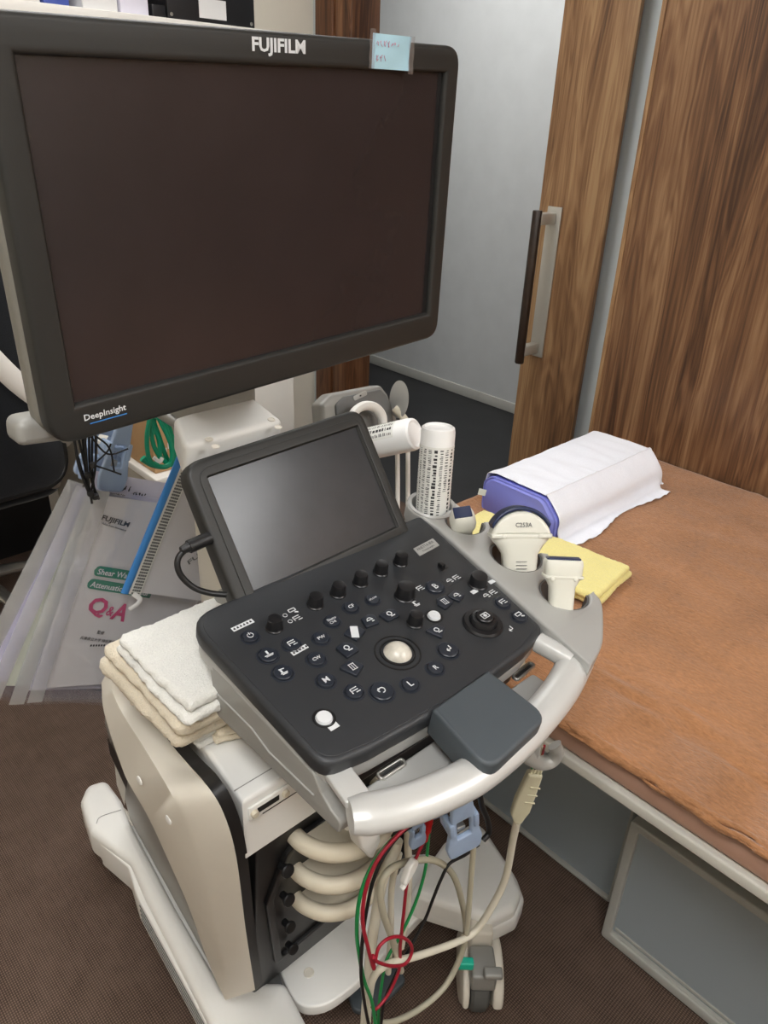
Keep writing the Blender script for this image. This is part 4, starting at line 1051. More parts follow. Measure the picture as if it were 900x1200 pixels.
# convex probe: wide head with a curved navy lens
class Sc:
    def __init__(s, F, k): s.F = F; s.k = k; s.x = F.x; s.y = F.y; s.z = F.z; s.o = F.o
    def __call__(s, a, b, c=0.0): return s.F(a * s.k, b * s.k, c * s.k)
    def sh(s, a, b, c=0.0, rot=0.0): return Sc(s.F.sh(a * s.k, b * s.k, c * s.k, rot), s.k)
def convex(F, label):
    F = Sc(F, 1.12)
    t = thing('convex_probe', F(0, 0, -.05), label, 'ultrasound probe')
    rings = [sq(F, .011, .011, -.060), sq(F, .0185, .0125, -.045), sq(F, .0195, .0135, -.012), sq(F, .0205, .0145, .002), sq(F, .0265, .0160, .012), sq(F, .0325, .0165, .0185), sq(F, .0345, .0165, .0245)]
    body = loft(rings)
    N = 24; hd = []
    # head: outline in the wide plane
    ho = [(-.0345, .022)] + [(.0335 * math.sin(a) * 1.03, .0175 + .0335 * math.cos(a)) for a in [math.radians(-72 + 144 * k / 18) for k in range(19)]] + [(.0345, .022)]
    HF = Sc(Fr(F(0, 0, 0), F.x, F.z), 1.12)                       # its normal is -F.y, towards the viewer
    body.join(plate(HF, ho[::-1], .031, .005, (), .0155))
    o = obj('probe_body', body, 'probe', t)
    rib = plate(HF, fillet([(-.034, .0205), (.034, .0205), (.0345, .026), (-.0345, .026)], .002, 3), .034, .002, (), .017)
    obj('rib', rib, 'probe', t)
    la = [(.0345 * math.sin(a), .0175 + .0345 * math.cos(a)) for a in [math.radians(-66 + 132 * k / 20) for k in range(21)]]
    lb = [(.0375 * math.sin(a), .0190 + .0375 * math.cos(a)) for a in [math.radians(62 - 124 * k / 20) for k in range(21)]]
    obj('lens', plate(HF, la + lb, .029, .002, (), .0145), 'navy', t)['label'] = 'curved navy lens'
    obj('lettering', text(HF, 'C253A', 0.002, .0360, .0185, .0050, 0, .01, .0164), 'mid', t)
    for s in (-.020, .020): obj('marker_bump', lathe(HF.sh(s, .0235, .0165), [(.0026, 0), (.0022, .001), (0, .0014)], 12), 'probe', t)
    for k in range(3): obj('grip_line', box(HF, -.006, .006, -.006 - .004 * k, -.0054 - .004 * k, .0138, .0148), 'mid', t)
    obj('probe_cable', tube([F(0, 0, -.055), F(.001, 0, -.09), F(.004, .002, -.14)], .0055, 10, 4), 'creamw', t)
    return t
up_ = KF.z
AWAY = Vector((.68, .733, 0))
def tilt(F, k):
    z = (F.z + AWAY * k).normalized(); return Fr(F.o, F.x, z.cross(F.x))
def holder_frame(u, v, c, wide):
    a, b = KF.px(u, v); o = KF(a, b, c)
    w = Vector(wide); y = up_.cross(w)
    return Fr(o, w, y)
R_IMG = Vector((.733, -.68, .04))
convex(tilt(Fr(KF(*KF.px(607, 655), .006), R_IMG + Vector((.08, -.05, 0)), up_.cross(R_IMG)), .55), 'convex probe with wide curved navy lens in the middle holder')
# linear probe: T shaped head with a straight navy strip
def linear(F, label):
    F = Sc(F, .93)
    t = thing('linear_probe', F(0, 0, -.05), label, 'ultrasound probe')
    HF = Sc(Fr(F(0, 0, 0), F.x, F.z), .93)
    b = loft([sq(F, .010, .010, -.060), sq(F, .0155, .0115, -.04), sq(F, .0160, .0120, -.005), sq(F, .0165, .0125, .010), sq(F, .0205, .0135, .018), sq(F, .0240, .0140, .023), sq(F, .0245, .0140, .040, 24, 6), sq(F, .0235, .0125, .045, 24, 8), sq(F, .0225, .0110, .0460, 24, 8)])
    obj('probe_body', b, 'probe', t)
    obj('lens', plate(F, rrect(-.0215, .0215, -.0085, .0085, .003), .003, .0012, (), .0482), 'navy', t)['label'] = 'straight navy lens'
    for s in (-.0145, .0145): obj('marker_bump', lathe(HF.sh(s, .0225, .0138), [(.0028, 0), (.0024, .0012), (0, .0018)], 12), 'probe', t)
    obj('rib', plate(F, [(p[0], p[1]) for p in rrect(-.0252, .0252, -.0146, .0146, .006)], .004, .0015, (), .0265), 'probe', t)
    obj('probe_cable', tube([F(0, 0, -.055), F(.001, 0, -.09), F(.004, .002, -.14)], .005, 10, 4), 'creamw', t)
linear(tilt(Fr(KF(*KF.px(655, 704), .010), R_IMG + Vector((.06, -.12, -.02)), up_.cross(R_IMG)), .50), 'linear probe with straight navy lens in the holder nearest the handle')
# small sector probe
def sector(F, label):
    t = thing('sector_probe', F(0, 0, -.05), label, 'ultrasound probe')
    b = loft([sq(F, .008, .008, -.055), sq(F, .012, .011, -.03), sq(F, .0125, .0115, -.006), sq(F, .0165, .0135, .003), sq(F, .0175, .0140, .010), sq(F, .0165, .0135, .018), sq(F, .0135, .0115, .025, 24, 4), sq(F, .0125, .0100, .027, 24, 5)])
    obj('probe_body', b, 'probe', t)
    obj('lens', plate(F, rrect(-.0118, .0118, -.0092, .0092, .0015), .003, .001, (), .0292), 'navy', t)['label'] = 'small square navy lens'
    obj('marker_bump', lathe(Fr(F(-.0168, -.002, .008), F.y, F.z), [(.003, 0), (.0026, .0016), (0, .0022)], 12), 'probe', t)
    obj('probe_cable', tube([F(0, 0, -.05), F(.001, 0, -.085), F(.004, .002, -.13)], .0045, 10, 4), 'creamw', t)
sector(Fr(KF(*KF.px(542, 618), .002), R_IMG + Vector((.04, .06, .12)), up_.cross(R_IMG) + Vector((0, 0, .25))), 'small sector probe with square navy lens in the holder beside the upright gel bottle')

def bottle(F, L, r, label, seed, stripes):
    t = thing('gel_bottle', F(0, 0, 0), label, 'gel bottle')
    prof = [(0, .004), (r * .72, .003), (r * .82, .0), (r * .95, .002), (r, .008), (r, L * .80), (r * .93, L * .85), (r * .55, L * .92), (r * .34, L * .94), (r * .34, L * .96), (0, L * .96)]
    obj('bottle_body', lathe(F, prof, 40), 'gel', t)
    obj('bottle_cap', lathe(F, [(r * .42, L * .94), (r * .42, L * 1.03), (r * .3, L * 1.05), (r * .14, L * 1.10), (0, L * 1.10)], 24), 'white', t)
    rnd = random.Random(seed)
    def band(a0, a1, c0, c1, rr, n=16):
        return loft([[F(rr * math.cos(a0 + (a1 - a0) * k / n), rr * math.sin(a0 + (a1 - a0) * k / n), c) for c in (c0, c1)] for k in range(n + 1)], False, False)
    a0, a1 = stripes
    lb = obj('label', band(a0, a1, L * .14, L * .74, r + .0003, 30), 'lab', t); lb['label'] = 'printed paper label'
    g = G()
    for col in range(9):                        # columns of printing running along the bottle
        aa = a0 + (a1 - a0) * (.05 + col * .102); c = L * .16
        wid = rnd.choice((.16, .24, .12, .20))
        while c < L * (.70 if col != 2 else .5):
            d = rnd.uniform(.0012, .0045) if col in (1, 4) else rnd.uniform(.0006, .0016)
            g.join(band(aa, aa + wid * rnd.uniform(.6, 1), c, c + d, r + .0005, 3)); c += d + rnd.uniform(.0008, .0028)
    obj('label_print', g, 'ink', lb)
    return t
bz = KF(*KF.px(506, 593), -.045)
VB = (CAM - bz); VB.z = 0; VB.normalize()
ang = math.atan2(VB.y, VB.x)
# upright, base upwards
btop = AY(514, 499, bz.y + .006)
ax_ = (bz - btop).normalized()
FB = Fr(btop, Vector((VB.y, -VB.x, 0)), ax_.cross(Vector((VB.y, -VB.x, 0))))
bottle(FB, .172, .0232, 'white gel bottle standing upside down in the corner holder', 5, (-PI, PI * .05))
e0 = AY(487, 508, .695); dirv = Vector((-.28, .86, -.40)).normalized()
FB2 = Fr(e0, Vector((0, .4, .9)).cross(dirv), dirv.cross(Vector((0, .4, .9)).cross(dirv)))
bottle(FB2, .165, .0235, 'white gel bottle lying tilted with its round base towards the front', 9, (PI * .05, PI * 1.1))

# grey holder device behind the touch panel, with its disc and white ring
hx = AY(425, 478, .82)
HFm = Fr(hx, (1, -.10, -.02), (.10, .30, 1))
t = thing('gel_warmer', hx + Vector((0, 0, -.05)), 'rounded grey gel warmer with an oval disc behind the small touch panel', 'gel warmer')
wpt = [HFm.px(u, v) for u, v in [(376, 474), (388, 462), (447, 451), (456, 462), (472, 505), (380, 540)]]
obj('warmer_body', plate(HFm, fillet(wpt, [.008, .01, .01, .01, .02, .02], 5), .032, .008, (), 0), 'silver_dark', t)
wp2 = [HFm.px(u, v) for u, v in [(392, 474), (402, 465), (444, 456), (452, 464), (464, 505), (398, 535)]]
obj('front_cover', plate(HFm, fillet(wp2, [.008, .01, .008, .01, .02, .02], 5), .006, .002, (), .004), 'mid', t)['label'] = 'darker grey front cover'
q = HFm.px(420, 463)
obj('clip_slot', plate(HFm.sh(q[0], q[1] - .001, 0, .22), rrect(-.013, .013, -.0035, .0035, .003), .002, .0005, (), .0052), 'silver', t)
obj('slot_hole', box(HFm.sh(q[0], q[1] - .001, 0, .22), -.0015, .0015, -.001, .001, .005, .0056), 'black', t)
dc = AY(467.5, 468, .80)
obj('disc', lathe(Fr(dc, Vector((1, -.05, .2)).cross(Vector((.1, .3, 1))), (.25, .25, 1)), [(0, .0015), (.025, .0012), (.0272, 0), (.025, -.0015), (0, -.0015)], 40, .92, 1.06), 'silver', t)
rc = AY(430, 496, .79)
ringp = [Vector(rc) + Vector((1, 0, .02)) * (.031 * math.cos(a)) + Vector((-.1, .25, .9)) * (.028 * math.sin(a)) for a in [PI * (-.1 + 1.2 * k / 14) for k in range(15)]]
obj('bottle_ring', tube(ringp, .0065, 12, 2, True, 1.3, (0, -.5, .6)), 'white', t)
obj('arm', tube([AY(462, 478, .80), AY(470, 486, .79), AY(476, 494, .78)], .006, 10, 4), 'creamw', t)
for u, v in ((466, 540), (478, 540)):
    obj('support_rod', tube([AY(u - 1 if u < 470 else u, 500, .785), AY(u, 560, .77), AY(u, 640, .765)], .0036, 10, 4), 'white', t)

# ------------------------------------------------------------------ towels on the drive unit
def towel(name, label, x0, x1, y0, y1, z, layers, th, m, seed, rot=0.0, amp=.004):
    F = Fr(((x0 + x1) / 2, (y0 + y1) / 2, z), (math.cos(rot), math.sin(rot), 0), (-math.sin(rot), math.cos(rot), 0))
    g = G(); rnd = random.Random(seed)
    for k in range(layers):
        g.join(soft_slab(F.sh(rnd.uniform(-.003, .003), rnd.uniform(-.003, .003), k * th * .93, rnd.uniform(-.02, .02)), x1 - x0 - .004 * k, y1 - y0 - .004 * k, th, th * .48, seed + k, amp, fluff=.0022))
    o = obj(name, g, m, None, 70)
    return tag(o, label, 'towel')
zt = .7635
towel('folded_towel', 'thin white cloth at the bottom of the towel stack on the machine', .296, .47, .590, .80, zt, 2, .0075, 'towelw', 11, 0, .002)
towel('folded_towel', 'cream towel rolled at its edge, lowest of the thick towels on the machine', .268, .455, .583, .765, zt + .0155, 1, .031, 'towelc', 21, .02, .006)
towel('folded_towel', 'thin cream towel in the middle of the towel stack on the machine', .271, .455, .573, .755, zt + .047, 1, .021, 'towelc', 31, .0, .004)
towel('folded_towel', 'white towel on top of the stack beside the console', .272, .46, .560, .722, zt + .068, 2, .014, 'towelw', 41, .0, .003)
towel('face_cloth', 'small folded cream cloth poking out from under the towel stack', .318, .43, .566, .600, zt, 2, .0095, 'towelc', 51, -.28, .0015)

# ------------------------------------------------------------------ plastic sleeves hanging at the side
SX, SY = (.905, 0, -.425), (.425, 0, .905)
def sleeve(dx, dy, dz, label, page, turn=0.0, W=.225, H=.315):
    o = AY(112, 572, .90) + Vector((dx, dy, dz))
    F = Fr(o, SX, SY).sh(0, 0, 0, turn)
    t = thing('document_sleeve', F(.1, -.3, 0), label, 'document sleeve')
    ptz = lambda a, b: .0022 * math.sin(a * 14) * math.sin(b * 6) + .003 * math.sin(b * 9 + 1)
    def sh(a0, a1, b0, b1, c):
        return grid(lambda u, v: F(a0 + (a1 - a0) * u, b0 + (b1 - b0) * v, c + ptz(a0 + (a1 - a0) * u, b0 + (b1 - b0) * v)), 14, 18)
    obj('page', sh(.020, W - .006, -H + .02, -.008, 0), page, t, 180)
    obj('page_back', sh(.020, W - .006, -H + .022, -.008, -.0025), page, t, 180)
    obj('front_film', sh(.0, W, -H, 0, .0046), 'film', t, 180)
    obj('back_film', sh(.0, W, -H, 0, -.0042), 'film', t, 180)
    obj('punched_edge', sh(-.004, .017, -H + .002, 0, .0052), 'filmedge', t, 180)
    return t, F, lambda a, b, c=0.0: F(a, b, c + ptz(a, b))
t4, F4, _ = sleeve(-.022, .028, .010, 'sleeve with a lilac white sheet, hindmost and farthest left of the hanging sleeves', 'lilac', -.165)
t3, F3, _ = sleeve(-.016, .018, .004, 'sleeve with a pale green page, second from the back of the hanging sleeves', 'chartreuse', -.105)
t2, F2, _ = sleeve(-.008, .009, -.004, 'plain white sleeve hanging directly behind the front booklet sleeve', 'paper', -.045)
t1, F1, bend1 = sleeve(0, 0, 0, 'front sleeve with the grey booklet printed in pink and green', 'booklet')
class Bent:
    def __init__(s, fn): s.fn = fn
    def __call__(s, a, b, c=0.0): return s.fn(a, b, c)
B1 = Bent(bend1)
def f1(u, v): return F1.px(u, v)
def line1(s_, u0, v0, u1, v1, h, m, name='printed_text', bold=.01, c=.0016):
    a0, b0 = f1(u0, v0); a1, b1 = f1(u1, v1)
    g = text(B1, s_, (a0 + a1) / 2, (b0 + b1) / 2, math.hypot(a1 - a0, b1 - b0), h, math.atan2(b1 - b0, a1 - a0), bold, c)
    if g.v: obj(name, g, m, t1, 60)
line1('FUJIFILM', 118, 606, 150, 615, .0095, 'ink', bold=.03)
line1('Value from Innovation', 118, 612, 147, 621, .0028, 'ink')
for (u0, v0, u1, v1) in ((110, 668, 208, 683.5), (102.5, 683, 178, 696)):
    a0, b0 = f1(u0, v0); a1, b1 = f1(u1, v1); rt = math.atan2(b1 - b0, a1 - a0); ln = math.hypot(a1 - a0, b1 - b0)
    def bar_pt(u, v, a0=a0, b0=b0, rt=rt, ln=ln):
        x = ln * u; hh = .0076 * (1 if x > .0076 else math.sqrt(max(0, 1 - (1 - x / .0076) ** 2)))
        y = -hh + 2 * hh * v
        return bend1(a0 + x * math.cos(rt) - y * math.sin(rt), b0 + x * math.sin(rt) + y * math.cos(rt), .0018)
    obj('green_bar', grid(bar_pt, 60, 4), 'teal', t1, 180)
line1('Shear Wave Measurement', 114, 668.8, 203, 683, .0085, 'paper', c=.0030)
line1('Attenuation Measur', 106, 683.8, 175, 695.5, .0085, 'paper', c=.0030)
line1('Q', 104, 710, 126, 714.5, .030, 'pink', bold=.03); line1('&', 126.5, 716, 134, 718, .015, 'pink', bold=.01); line1('A', 134, 716, 151, 720, .027, 'pink', bold=.03)
line1('監修', 115, 741.5, 123, 743, .0058, 'ink', bold=0); line1('兵庫県立大学 特任教授', 95, 748, 136, 754, .0052, 'ink', bold=0)
a0, b0 = f1(113, 755); 
g = G()
for k in range(6): g.join(box(F1, a0 - .011 + .004 * k, a0 - .0085 + .004 * k, b0 - .0015, b0 + .0015, .0035, .0037))
obj('printed_text', g, 'ink', t1)
# handwriting on the upper strip of the second sleeve
def hand(t, F, pts, m='ink', r=.0006, name='handwriting'):
    g = G()
    for s_ in pts: g.join(tube([F(a, b, .0065) for a, b in s_], r, 5, 3))
    obj(name, g, m, t)
def scribble(u, v, n, h, F, seed):
    rnd = random.Random(seed); a, b = F.px(u, v); o = []
    for k in range(n):
        x = a + k * h * .8
        o.append([(x + rnd.uniform(0, h * .6), b + rnd.uniform(0, h)) for _ in range(4)])
    return o
tp_ = thing('paper_strip', AY(150, 575, .93), 'white paper strip with handwriting sticking up behind the front booklet sleeve', 'paper')
FP_ = Fr(AY(110, 560, .925), SX, SY)
obj('strip', grid(lambda u, v: FP_(-.002 + .17 * u, -.05 + .060 * v, .003 * math.sin(u * 4)), 10, 4), 'lilac', tp_, 180)
AF_ = lambda u, v: FP_.px(u, v)
hand(tp_, FP_, scribble(116, 567, 2, .009, FP_, 1) + scribble(140, 574, 2, .009, FP_, 2) + scribble(153, 578, 5, .005, FP_, 4), 'ink', .0006)
hand(tp_, FP_, scribble(116, 576, 14, .0032, FP_, 7), 'ink', .0003)

# zip pouch in front of the sleeves
zo = AY(212, 532, .868); zb = AY(149, 695, .868)
dn = (zb - zo); LZ = dn.length
FZp = Fr(zo, Vector((-dn.z, 0, dn.x)) * -1 if False else Vector((.86, 0, -.50)), -dn)
t = thing('zip_pouch', FZp(.08, -LZ, 0), 'clear mesh zip pouch with a bright blue zip edge', 'zip pouch')
pz_ = lambda a, b: .006 * math.sin(a * 20) * math.sin(b * 14)
def shp(a0, a1, b0, b1, c): return grid(lambda u, v: FZp(a0 + (a1 - a0) * u, b0 + (b1 - b0) * v, c + pz_(a0 + (a1 - a0) * u, b0 + (b1 - b0) * v)), 16, 16)
obj('pouch_sheet', shp(.012, .155, -LZ + .003, -.003, 0), 'booklet', t, 180)
obj('pouch_film', shp(.010, .158, -LZ, 0, .0025), 'film', t, 180)
obj('zip', tube([FZp(.0, 0, .002 + pz_(0, 0)), FZp(0, -LZ / 2, .002), FZp(0, -LZ, .002)], .0058, 10, 6, True, .5, FZp.z), 'bluezip', t)['label'] = 'bright blue zip'
g = G()
for i in range(46):
    for j in range(4):
        b_ = -LZ * (i + .5) / 46; a_ = .0105 + j * .0034
        g.join(box(FZp, a_ - .0012, a_ + .0012, b_ - .0014, b_ + .0014, .0034 + pz_(a_, b_), .0042 + pz_(a_, b_)))
obj('mesh_strip', shp(.006, .0245, -LZ, 0, .0030), 'lab', t, 180)
obj('mesh_holes', g, 'mid', t)
pr0 = FZp.px(228, 652); 
obj('printed_text', text(FZp, 'FUJI', pr0[0], pr0[1], .028, .010, .9, .02, .0045), 'mid', t)
tgp = AY(158, 712, .862)
o = obj('zip_tag', tube([FZp(.012, -LZ + .002, .004), FZp(.024, -LZ - .004, .006), FZp(.023, -LZ - .012, .006), FZp(.016, -LZ - .022, .004)], .0036, 8, 6, True, .25, FZp.z), 'paper', t); o['label'] = 'white pull tag'

# black cable ties the sleeves hang from
t = thing('cable_tie_bundle', AY(105, 560, .90), 'bundle of thin black ties hanging below the lower left corner of the big monitor', 'cable ties')
rnd = random.Random(3)
hang = [((87, 512), (92, 545), (104, 578)), ((90, 505), (98, 540), (107, 585)), ((96, 505), (100, 545), (103, 575)), ((99, 505), (103, 560), (108, 590)), ((108, 505), (108, 550), (111, 578)), ((84, 500), (90, 530), (101, 570)), ((112, 500), (112, 545), (106, 580)), ((104, 500), (106, 556), (116, 585))]
for k, s_ in enumerate(hang): obj('tie', tube([AY(u, v, .885 + .004 * (k % 3)) for u, v in s_], .0016, 6, 6), 'black', t)
for s_ in (((105, 510), (126, 532), (150, 526)), ((109, 545), (125, 530), (130, 520)), ((109, 545), (125, 550), (142, 556)), ((108, 508), (128, 525), (134, 553)), ((118, 548), (109, 545), (107, 552))): obj('tie', tube([AY(u, v, .88) for u, v in s_], .0012, 6, 5), 'black', t)
for u, v in ((103, 557), (109, 545), (106, 578), (112, 582)): obj('tie_knot', lathe(Fr(AY(u, v, .882), (1, 0, 0), (0, 1, 0)), [(0, -.004), (.004, -.003), (.0045, .0), (.004, .003), (0, .004)], 10), 'black', t)

# blue limb clamps
def clamp(F, L, label, grp=None, m='blueclip'):
    t = thing('limb_clamp', F(0, -L, 0), label, 'electrode clamp', grp)
    w = L * .20
    o1 = fillet([(-w * .55, 0), (w * .55, 0), (w * .75, -L * .45), (w * 1.05, -L * .80), (w * .9, -L), (-w * .9, -L), (-w * 1.05, -L * .80), (-w * .75, -L * .45)], [.004] * 2 + [.02] * 2 + [.008] * 2 + [.02] * 2, 4)
    hole = rrect(-w * .40, w * .40, -L * .66, -L * .34, .002, 3)
    obj('jaw', plate(F, o1, .007, .002, [hole], .012), m, t)
    F2 = F.sh(-.003, .002, 0, -.10)
    obj('jaw', plate(Fr(F2(0, 0, -.012), F2.x, F2.y + F2.z * .25), o1, .007, .002, [hole], .0), m, t)
    obj('spring_pin', lathe(Fr(F(-w * .9, -L * .42, 0), F.y, F.z), [(0, 0), (.004, 0), (.004, w * 1.8), (0, w * 1.8)], 12), 'blueclip', t)
    obj('side_lug', box(F, -w * .85, -w * .55, -L * .55, -L * .32, -.012, .014, .002).join(box(F, w * .55, w * .85, -L * .55, -L * .32, -.012, .014, .002)), m, t)
    o = obj('contact_plate', box(F, -w * .22, w * .26, -L * .66, -L * .58, -.006, .004, .001), 'steel', t); o['label'] = 'metal contact plate'
    return t
pA, pB = AY(143, 490, .93), AY(163, 566, .93)
clamp(Fr(pA, (.95, .05, -.36), pA - pB), (pA - pB).length, 'pale blue limb clamp hanging between the black ties and the green cord')
pA, pB = AY(127, 498, .97), AY(140, 558, .97)
clamp(Fr(pA, (.6, .6, -.3), pA - pB), (pA - pB).length, 'pale blue limb clamp half hidden behind the other one beside the black ties')
pA, pB = AY(536, 930, .37), AY(557, 980, .37)
clamp(Fr(pA, (.9, -.3, .2), pA - pB), (pA - pB).length, 'pale blue limb clamp dangling under the front handle beside a black lead')
pA, pB = AY(528, 925, .40), AY(527, 957, .40)
clamp(Fr(pA, (.95, .2, .1), pA - pB), (pA - pB).length * 1.0, 'small pale blue clamp tucked up under the front handle')
pA, pB = AY(484, 950, .42), AY(487, 983, .42)
clamp(Fr(pA, (.95, -.2, .1), pA - pB), (pA - pB).length, 'pale blue clamp under the handle next to the red plug')

# green cord skein
t = thing('green_cord', AY(185, 540, .99), 'coiled bright green cord hanging below the monitor in front of the cardboard box', 'cord')
for k, s_ in enumerate([[(176, 487), (172, 515), (176, 540), (190, 547), (201, 540), (199, 515), (190, 492), (180, 487)], [(182, 485), (178, 510), (184, 530), (200, 545), (205, 530), (200, 505), (192, 487)], [(166, 538), (178, 545), (195, 547), (203, 535), (198, 510)], [(185, 488), (196, 510), (204, 530)], [(175, 490), (186, 515), (186, 540), (176, 543), (168, 536)], [(178, 488), (186, 510), (196, 538), (204, 543)]]):
    obj('cord_loop', tube([AY(u, v, .985 + .006 * (k % 3)) for u, v in s_], .0036, 8, 6), 'greenc', t)
obj('binding_tie', tube([AY(180, 536, .975), AY(187, 541, .972), AY(190, 537, .975)], .003, 8, 4), 'white', t)['label'] = 'white binding tie'

# sticky note taped to the monitor
q = DF.px(456, 60)
NF = DF.sh(q[0], q[1], 0, -.015)
t = thing('paper_note', NF(0, 0, .001), 'light blue handwritten paper note taped to the top of the monitor', 'note')
obj('note_sheet', grid(lambda u, v: NF(-.0265 + .056 * u, -.0165 + .031 * v, .0018 + .0012 * math.sin(u * 5) * math.sin(v * 4) + .0008 * u), 12, 8), 'note', t, 180)
for a0, a1 in ((-.032, -.0245), (.0265, .0345)):
    obj('tape_strip', grid(lambda u, v: NF(a0 + (a1 - a0) * u, -.0165 + .0345 * v - (.003 if a0 > 0 else 0), .0036 + .0004 * math.sin(v * 15)), 3, 12), 'tape', t, 180)
rnd = random.Random(12); st = []
for row, (n, y) in enumerate(((7, .006), (3, -.007))):
    for k in range(n):
        x = -.022 + k * .0052; 
        for _ in range(3):
            st.append([(x + rnd.uniform(0, .004), y + rnd.uniform(-.003, .003)), (x + rnd.uniform(0, .004), y + rnd.uniform(-.003, .003))])
g = G()
for (p, q2) in st: g.join(tube([NF(p[0], p[1], .0034), NF(q2[0], q2[1], .0034)], .0003, 5, 0))
obj('handwriting', g, 'hand', t)

# ------------------------------------------------------------------ leads and cables under the handle
def cable(name, label, pts, y, r, m, n=10, dy=None):
    P_ = []
    for k, (u, v) in enumerate(pts):
        yy = y if not callable(y) else y(k / (len(pts) - 1))
        P_.append(AY(u, v, yy))
    o = obj(name, tube(P_, r, n, 8), m)
    return tag(o, label, 'cable')
ys = lambda a, b: (lambda t: a + (b - a) * t)
cable('probe_cable_end', 'thick cream cable hanging straight down left of the lead loops', [(466, 985), (462, 1000), (449, 1030), (440, 1075), (434, 1120), (431, 1160), (427, 1210)], .455, .0072, 'creamw')
cable('lead_cable', 'cream cable sweeping from the beige connector down to the floor', [(606, 962), (601, 985), (592, 1030), (575, 1065), (556, 1092), (530, 1106), (490, 1120), (455, 1130), (438, 1145), (432, 1175), (430, 1210)], ys(.375, .45), .0052, 'creamw')
cable('lead_cable', 'beige cable making the big round loop under the handle', [(470, 1138), (461, 1105), (449, 1070), (446, 1040), (456, 1020), (478, 1010), (508, 1008), (530, 1024), (541, 1055), (546, 1090), (540, 1120), (522, 1155), (495, 1180), (465, 1196), (440, 1200)], ys(.43, .44), .0046, 'beigew')
cable('lead_cable', 'thin cream cable running straight down behind the white clip', [(478, 965), (478, 990), (479, 1030), (476, 1075), (470, 1110)], .47, .0052, 'creamw')
cable('lead_cable', 'cream cable curling along the edge of the foot plate', [(468, 1000), (459, 1040), (458, 1090), (455, 1140)], .475, .0045, 'creamw')
cable('lead_cable', 'beige cable dropping from the dangling clamp into the loop', [(556, 965), (555, 990), (552, 1030), (549, 1070), (547, 1094)], .40, .0040, 'beigew')
cable('lead_wire', 'red lead curving down the left of the cable bundle', [(508, 953), (485, 963), (460, 985), (440, 1012), (428, 1045), (425, 1080), (431, 1110), (438, 1135), (437, 1120)], .41, .0024, 'redw')
cable('lead_wire', 'red lead coiled into a ring in front of the cables', [(497, 985), (490, 1000), (478, 1030), (473, 1070), (469, 1110), (468, 1135), (455, 1165), (440, 1183), (436, 1180)], .425, .0022, 'redw')
cable('lead_wire', 'short red lead loop around the cables', [(440, 1125), (444, 1110), (455, 1100), (470, 1098), (481, 1106), (482, 1118), (474, 1130), (458, 1132), (442, 1127), (438, 1122)], .405, .0022, 'redw')
cable('lead_wire', 'green lead curving down at the far left of the cable bundle', [(506, 955), (480, 967), (452, 992), (432, 1022), (421, 1055), (418, 1090), (421, 1120), (427, 1150), (436, 1175), (441, 1210)], .42, .0024, 'greenw')
cable('lead_wire', 'green lead running from the red plug down through the loop', [(503, 965), (501, 995), (497, 1025), (486, 1060), (470, 1095), (453, 1125), (447, 1155), (444, 1180), (443, 1210)], .435, .0022, 'greenw')
cable('lead_wire', 'black lead beside the green one at the left of the bundle', [(503, 958), (472, 975), (452, 1000), (438, 1030), (430, 1065), (425, 1100), (423, 1140), (427, 1175), (434, 1210)], .415, .0022, 'blackw')
cable('lead_wire', 'black lead from the clamp crossing over the right leg', [(561, 990), (545, 1002), (527, 1012), (517, 1030), (508, 1052), (497, 1080), (478, 1115), (462, 1145), (450, 1175), (446, 1205)], .43, .0022, 'blackw')
cable('lead_wire', 'short black lead hanging beside the dangling clamp', [(562, 930), (565, 945), (571, 960), (573, 975), (566, 985)], .36, .0034, 'blackw')
# red plug
pA, pB = AY(503, 955, .42), AY(498, 986, .42)
Fp = Fr(pA, (1, .1, 0), Vector((0, -1, 0)))
Fp = Fr(pA, (pB - pA).cross(Vector((0, 1, 0))), (0, 1, 0))
Lp = (pB - pA).length
Fq = Fr(pA, Vector((1, .0, .1)), Vector((0, 1, 0)).cross(Vector((1, 0, 0))) if False else (0, 1, 0))
ax2 = (pB - pA).normalized(); e1 = Vector((1, 0, 0)); e1 = (e1 - ax2 * e1.dot(ax2)).normalized()
Fq = Fr(pA, e1, ax2.cross(e1))
t = thing('banana_plug', pB, 'bright red plug hanging under the handle', 'plug')
obj('plug_sleeve', lathe(Fq, [(0, 0), (.0050, 0), (.0056, .003), (.0056, Lp * .6), (.0040, Lp * .65), (.0036, Lp * .95), (.0024, Lp), (0, Lp)], 18), 'redp', t)
obj('plug_grip', lathe(Fq, [(.0058, Lp * .15), (.0062, Lp * .2), (.0058, Lp * .25), (.0062, Lp * .3), (.0058, Lp * .35)], 18), 'redp', t)
# white cable clip
pc = AY(479, 1021, .42)
Fc = Fr(pc, (.85, .1, .55), (-.5, 0, .85))
t = thing('cable_clip', pc, 'white plastic clip on the looping beige cable', 'cable clip')
obj('clip_body', plate(Fc, fillet([(-.016, -.008), (.004, -.008), (.016, -.004), (.016, .009), (.002, .010), (-.016, -.001)], .005, 5), .010, .003, (), .005), 'white', t)
obj('clip_tail', plate(Fc, fillet([(-.022, -.011), (-.008, -.010), (-.008, -.005), (-.022, -.006)], .002, 4), .008, .002, (), .004), 'white', t)
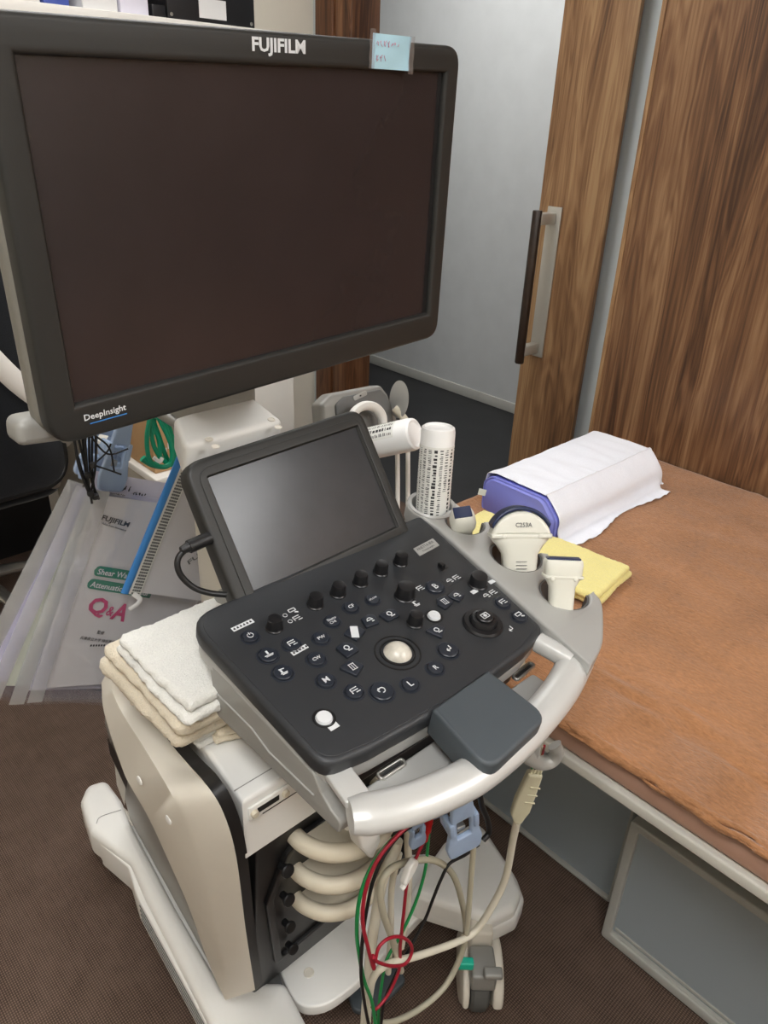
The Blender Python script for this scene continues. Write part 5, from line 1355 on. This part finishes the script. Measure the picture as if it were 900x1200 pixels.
# beige yoke connector and the wires going up to the hook
pA, pB = AY(627, 905, .365), AY(606, 962, .375)
ax2 = (pB - pA).normalized(); e1 = R_IMG - ax2 * R_IMG.dot(ax2)
Fy = Fr(pA, e1, -ax2); Ly = (pB - pA).length
t = thing('lead_connector', pB, 'beige lead connector block hanging from the hook under the handle', 'connector')
yo = fillet([(-.0095, 0), (.0095, 0), (.0105, -Ly * .75), (.0075, -Ly * .86), (.005, -Ly), (-.005, -Ly), (-.0125, -Ly * .84), (-.0135, -Ly * .55)], .003, 4)
obj('connector_body', plate(Fy, yo, .012, .003, (), .006), 'yoke', t)
for k in range(3): obj('grip_rib', box(Fy, -.002, .0112, -Ly * (.22 + .15 * k) - .002, -Ly * (.22 + .15 * k), .005, .0072, .0006), 'yoke', t)
for k, (m, u) in enumerate((('greenw', 624), ('blackw', 628), ('beigew', 631), ('redw', 634))):
    o = obj('wire', tube([Fy(-.006 + .004 * k, -.004, .001), Fy(-.006 + .004 * k, .006, .001), AY(u + 1, 886, .36), AY(u + 4, 874, .35)], .0017, 8, 6), m, t)
    obj('wire_sleeve', tube([Fy(-.006 + .004 * k, -.002, .001), Fy(-.006 + .004 * k, .007, .001)], .0024, 8, 0), 'yoke', t)

# ------------------------------------------------------------------ light
def ceiling_light(x, y, lx, ly, power, label):
    t = thing('ceiling_light', (x, y, ZC), label, 'ceiling light')
    obj('frame', box(WF, x - lx / 2 - .02, x + lx / 2 + .02, y - ly / 2 - .02, y + ly / 2 + .02, ZC - .03, ZC - .0005, .004), 'white', t)
    obj('diffuser', box(WF, x - lx / 2, x + lx / 2, y - ly / 2, y + ly / 2, ZC - .034, ZC - .0302), M['lamp%g' % power] if 'lamp%g' % power in M else M.setdefault('lamp%g' % power, lamp_mat('lamp diffuser', (250, 250, 250), power)), t)
ceiling_light(1.42, -1.62, .62, 1.24, 15, 'ceiling panel lamp near the foot of the bed')
ceiling_light(-.35, -.35, .62, 1.24, 13, 'ceiling panel lamp over the open floor left of the machine')
ceiling_light(.75, 1.45, 1.2, .5, 9, 'ceiling panel lamp over the back of the room')
ceiling_light(2.6, 2.4, .3, 1.2, 13, 'ceiling lamp in the hall')
wd = bpy.data.worlds.new('world'); S.world = wd; wd.use_nodes = True
wd.node_tree.nodes['Background'].inputs[0].default_value = (1, .97, .93, 1); wd.node_tree.nodes['Background'].inputs[1].default_value = .25
S.view_settings.view_transform = 'Standard'; S.view_settings.look = 'None'; S.view_settings.gamma = 1.0
S.view_settings.exposure = 0.22; S.view_settings.use_curve_mapping = False
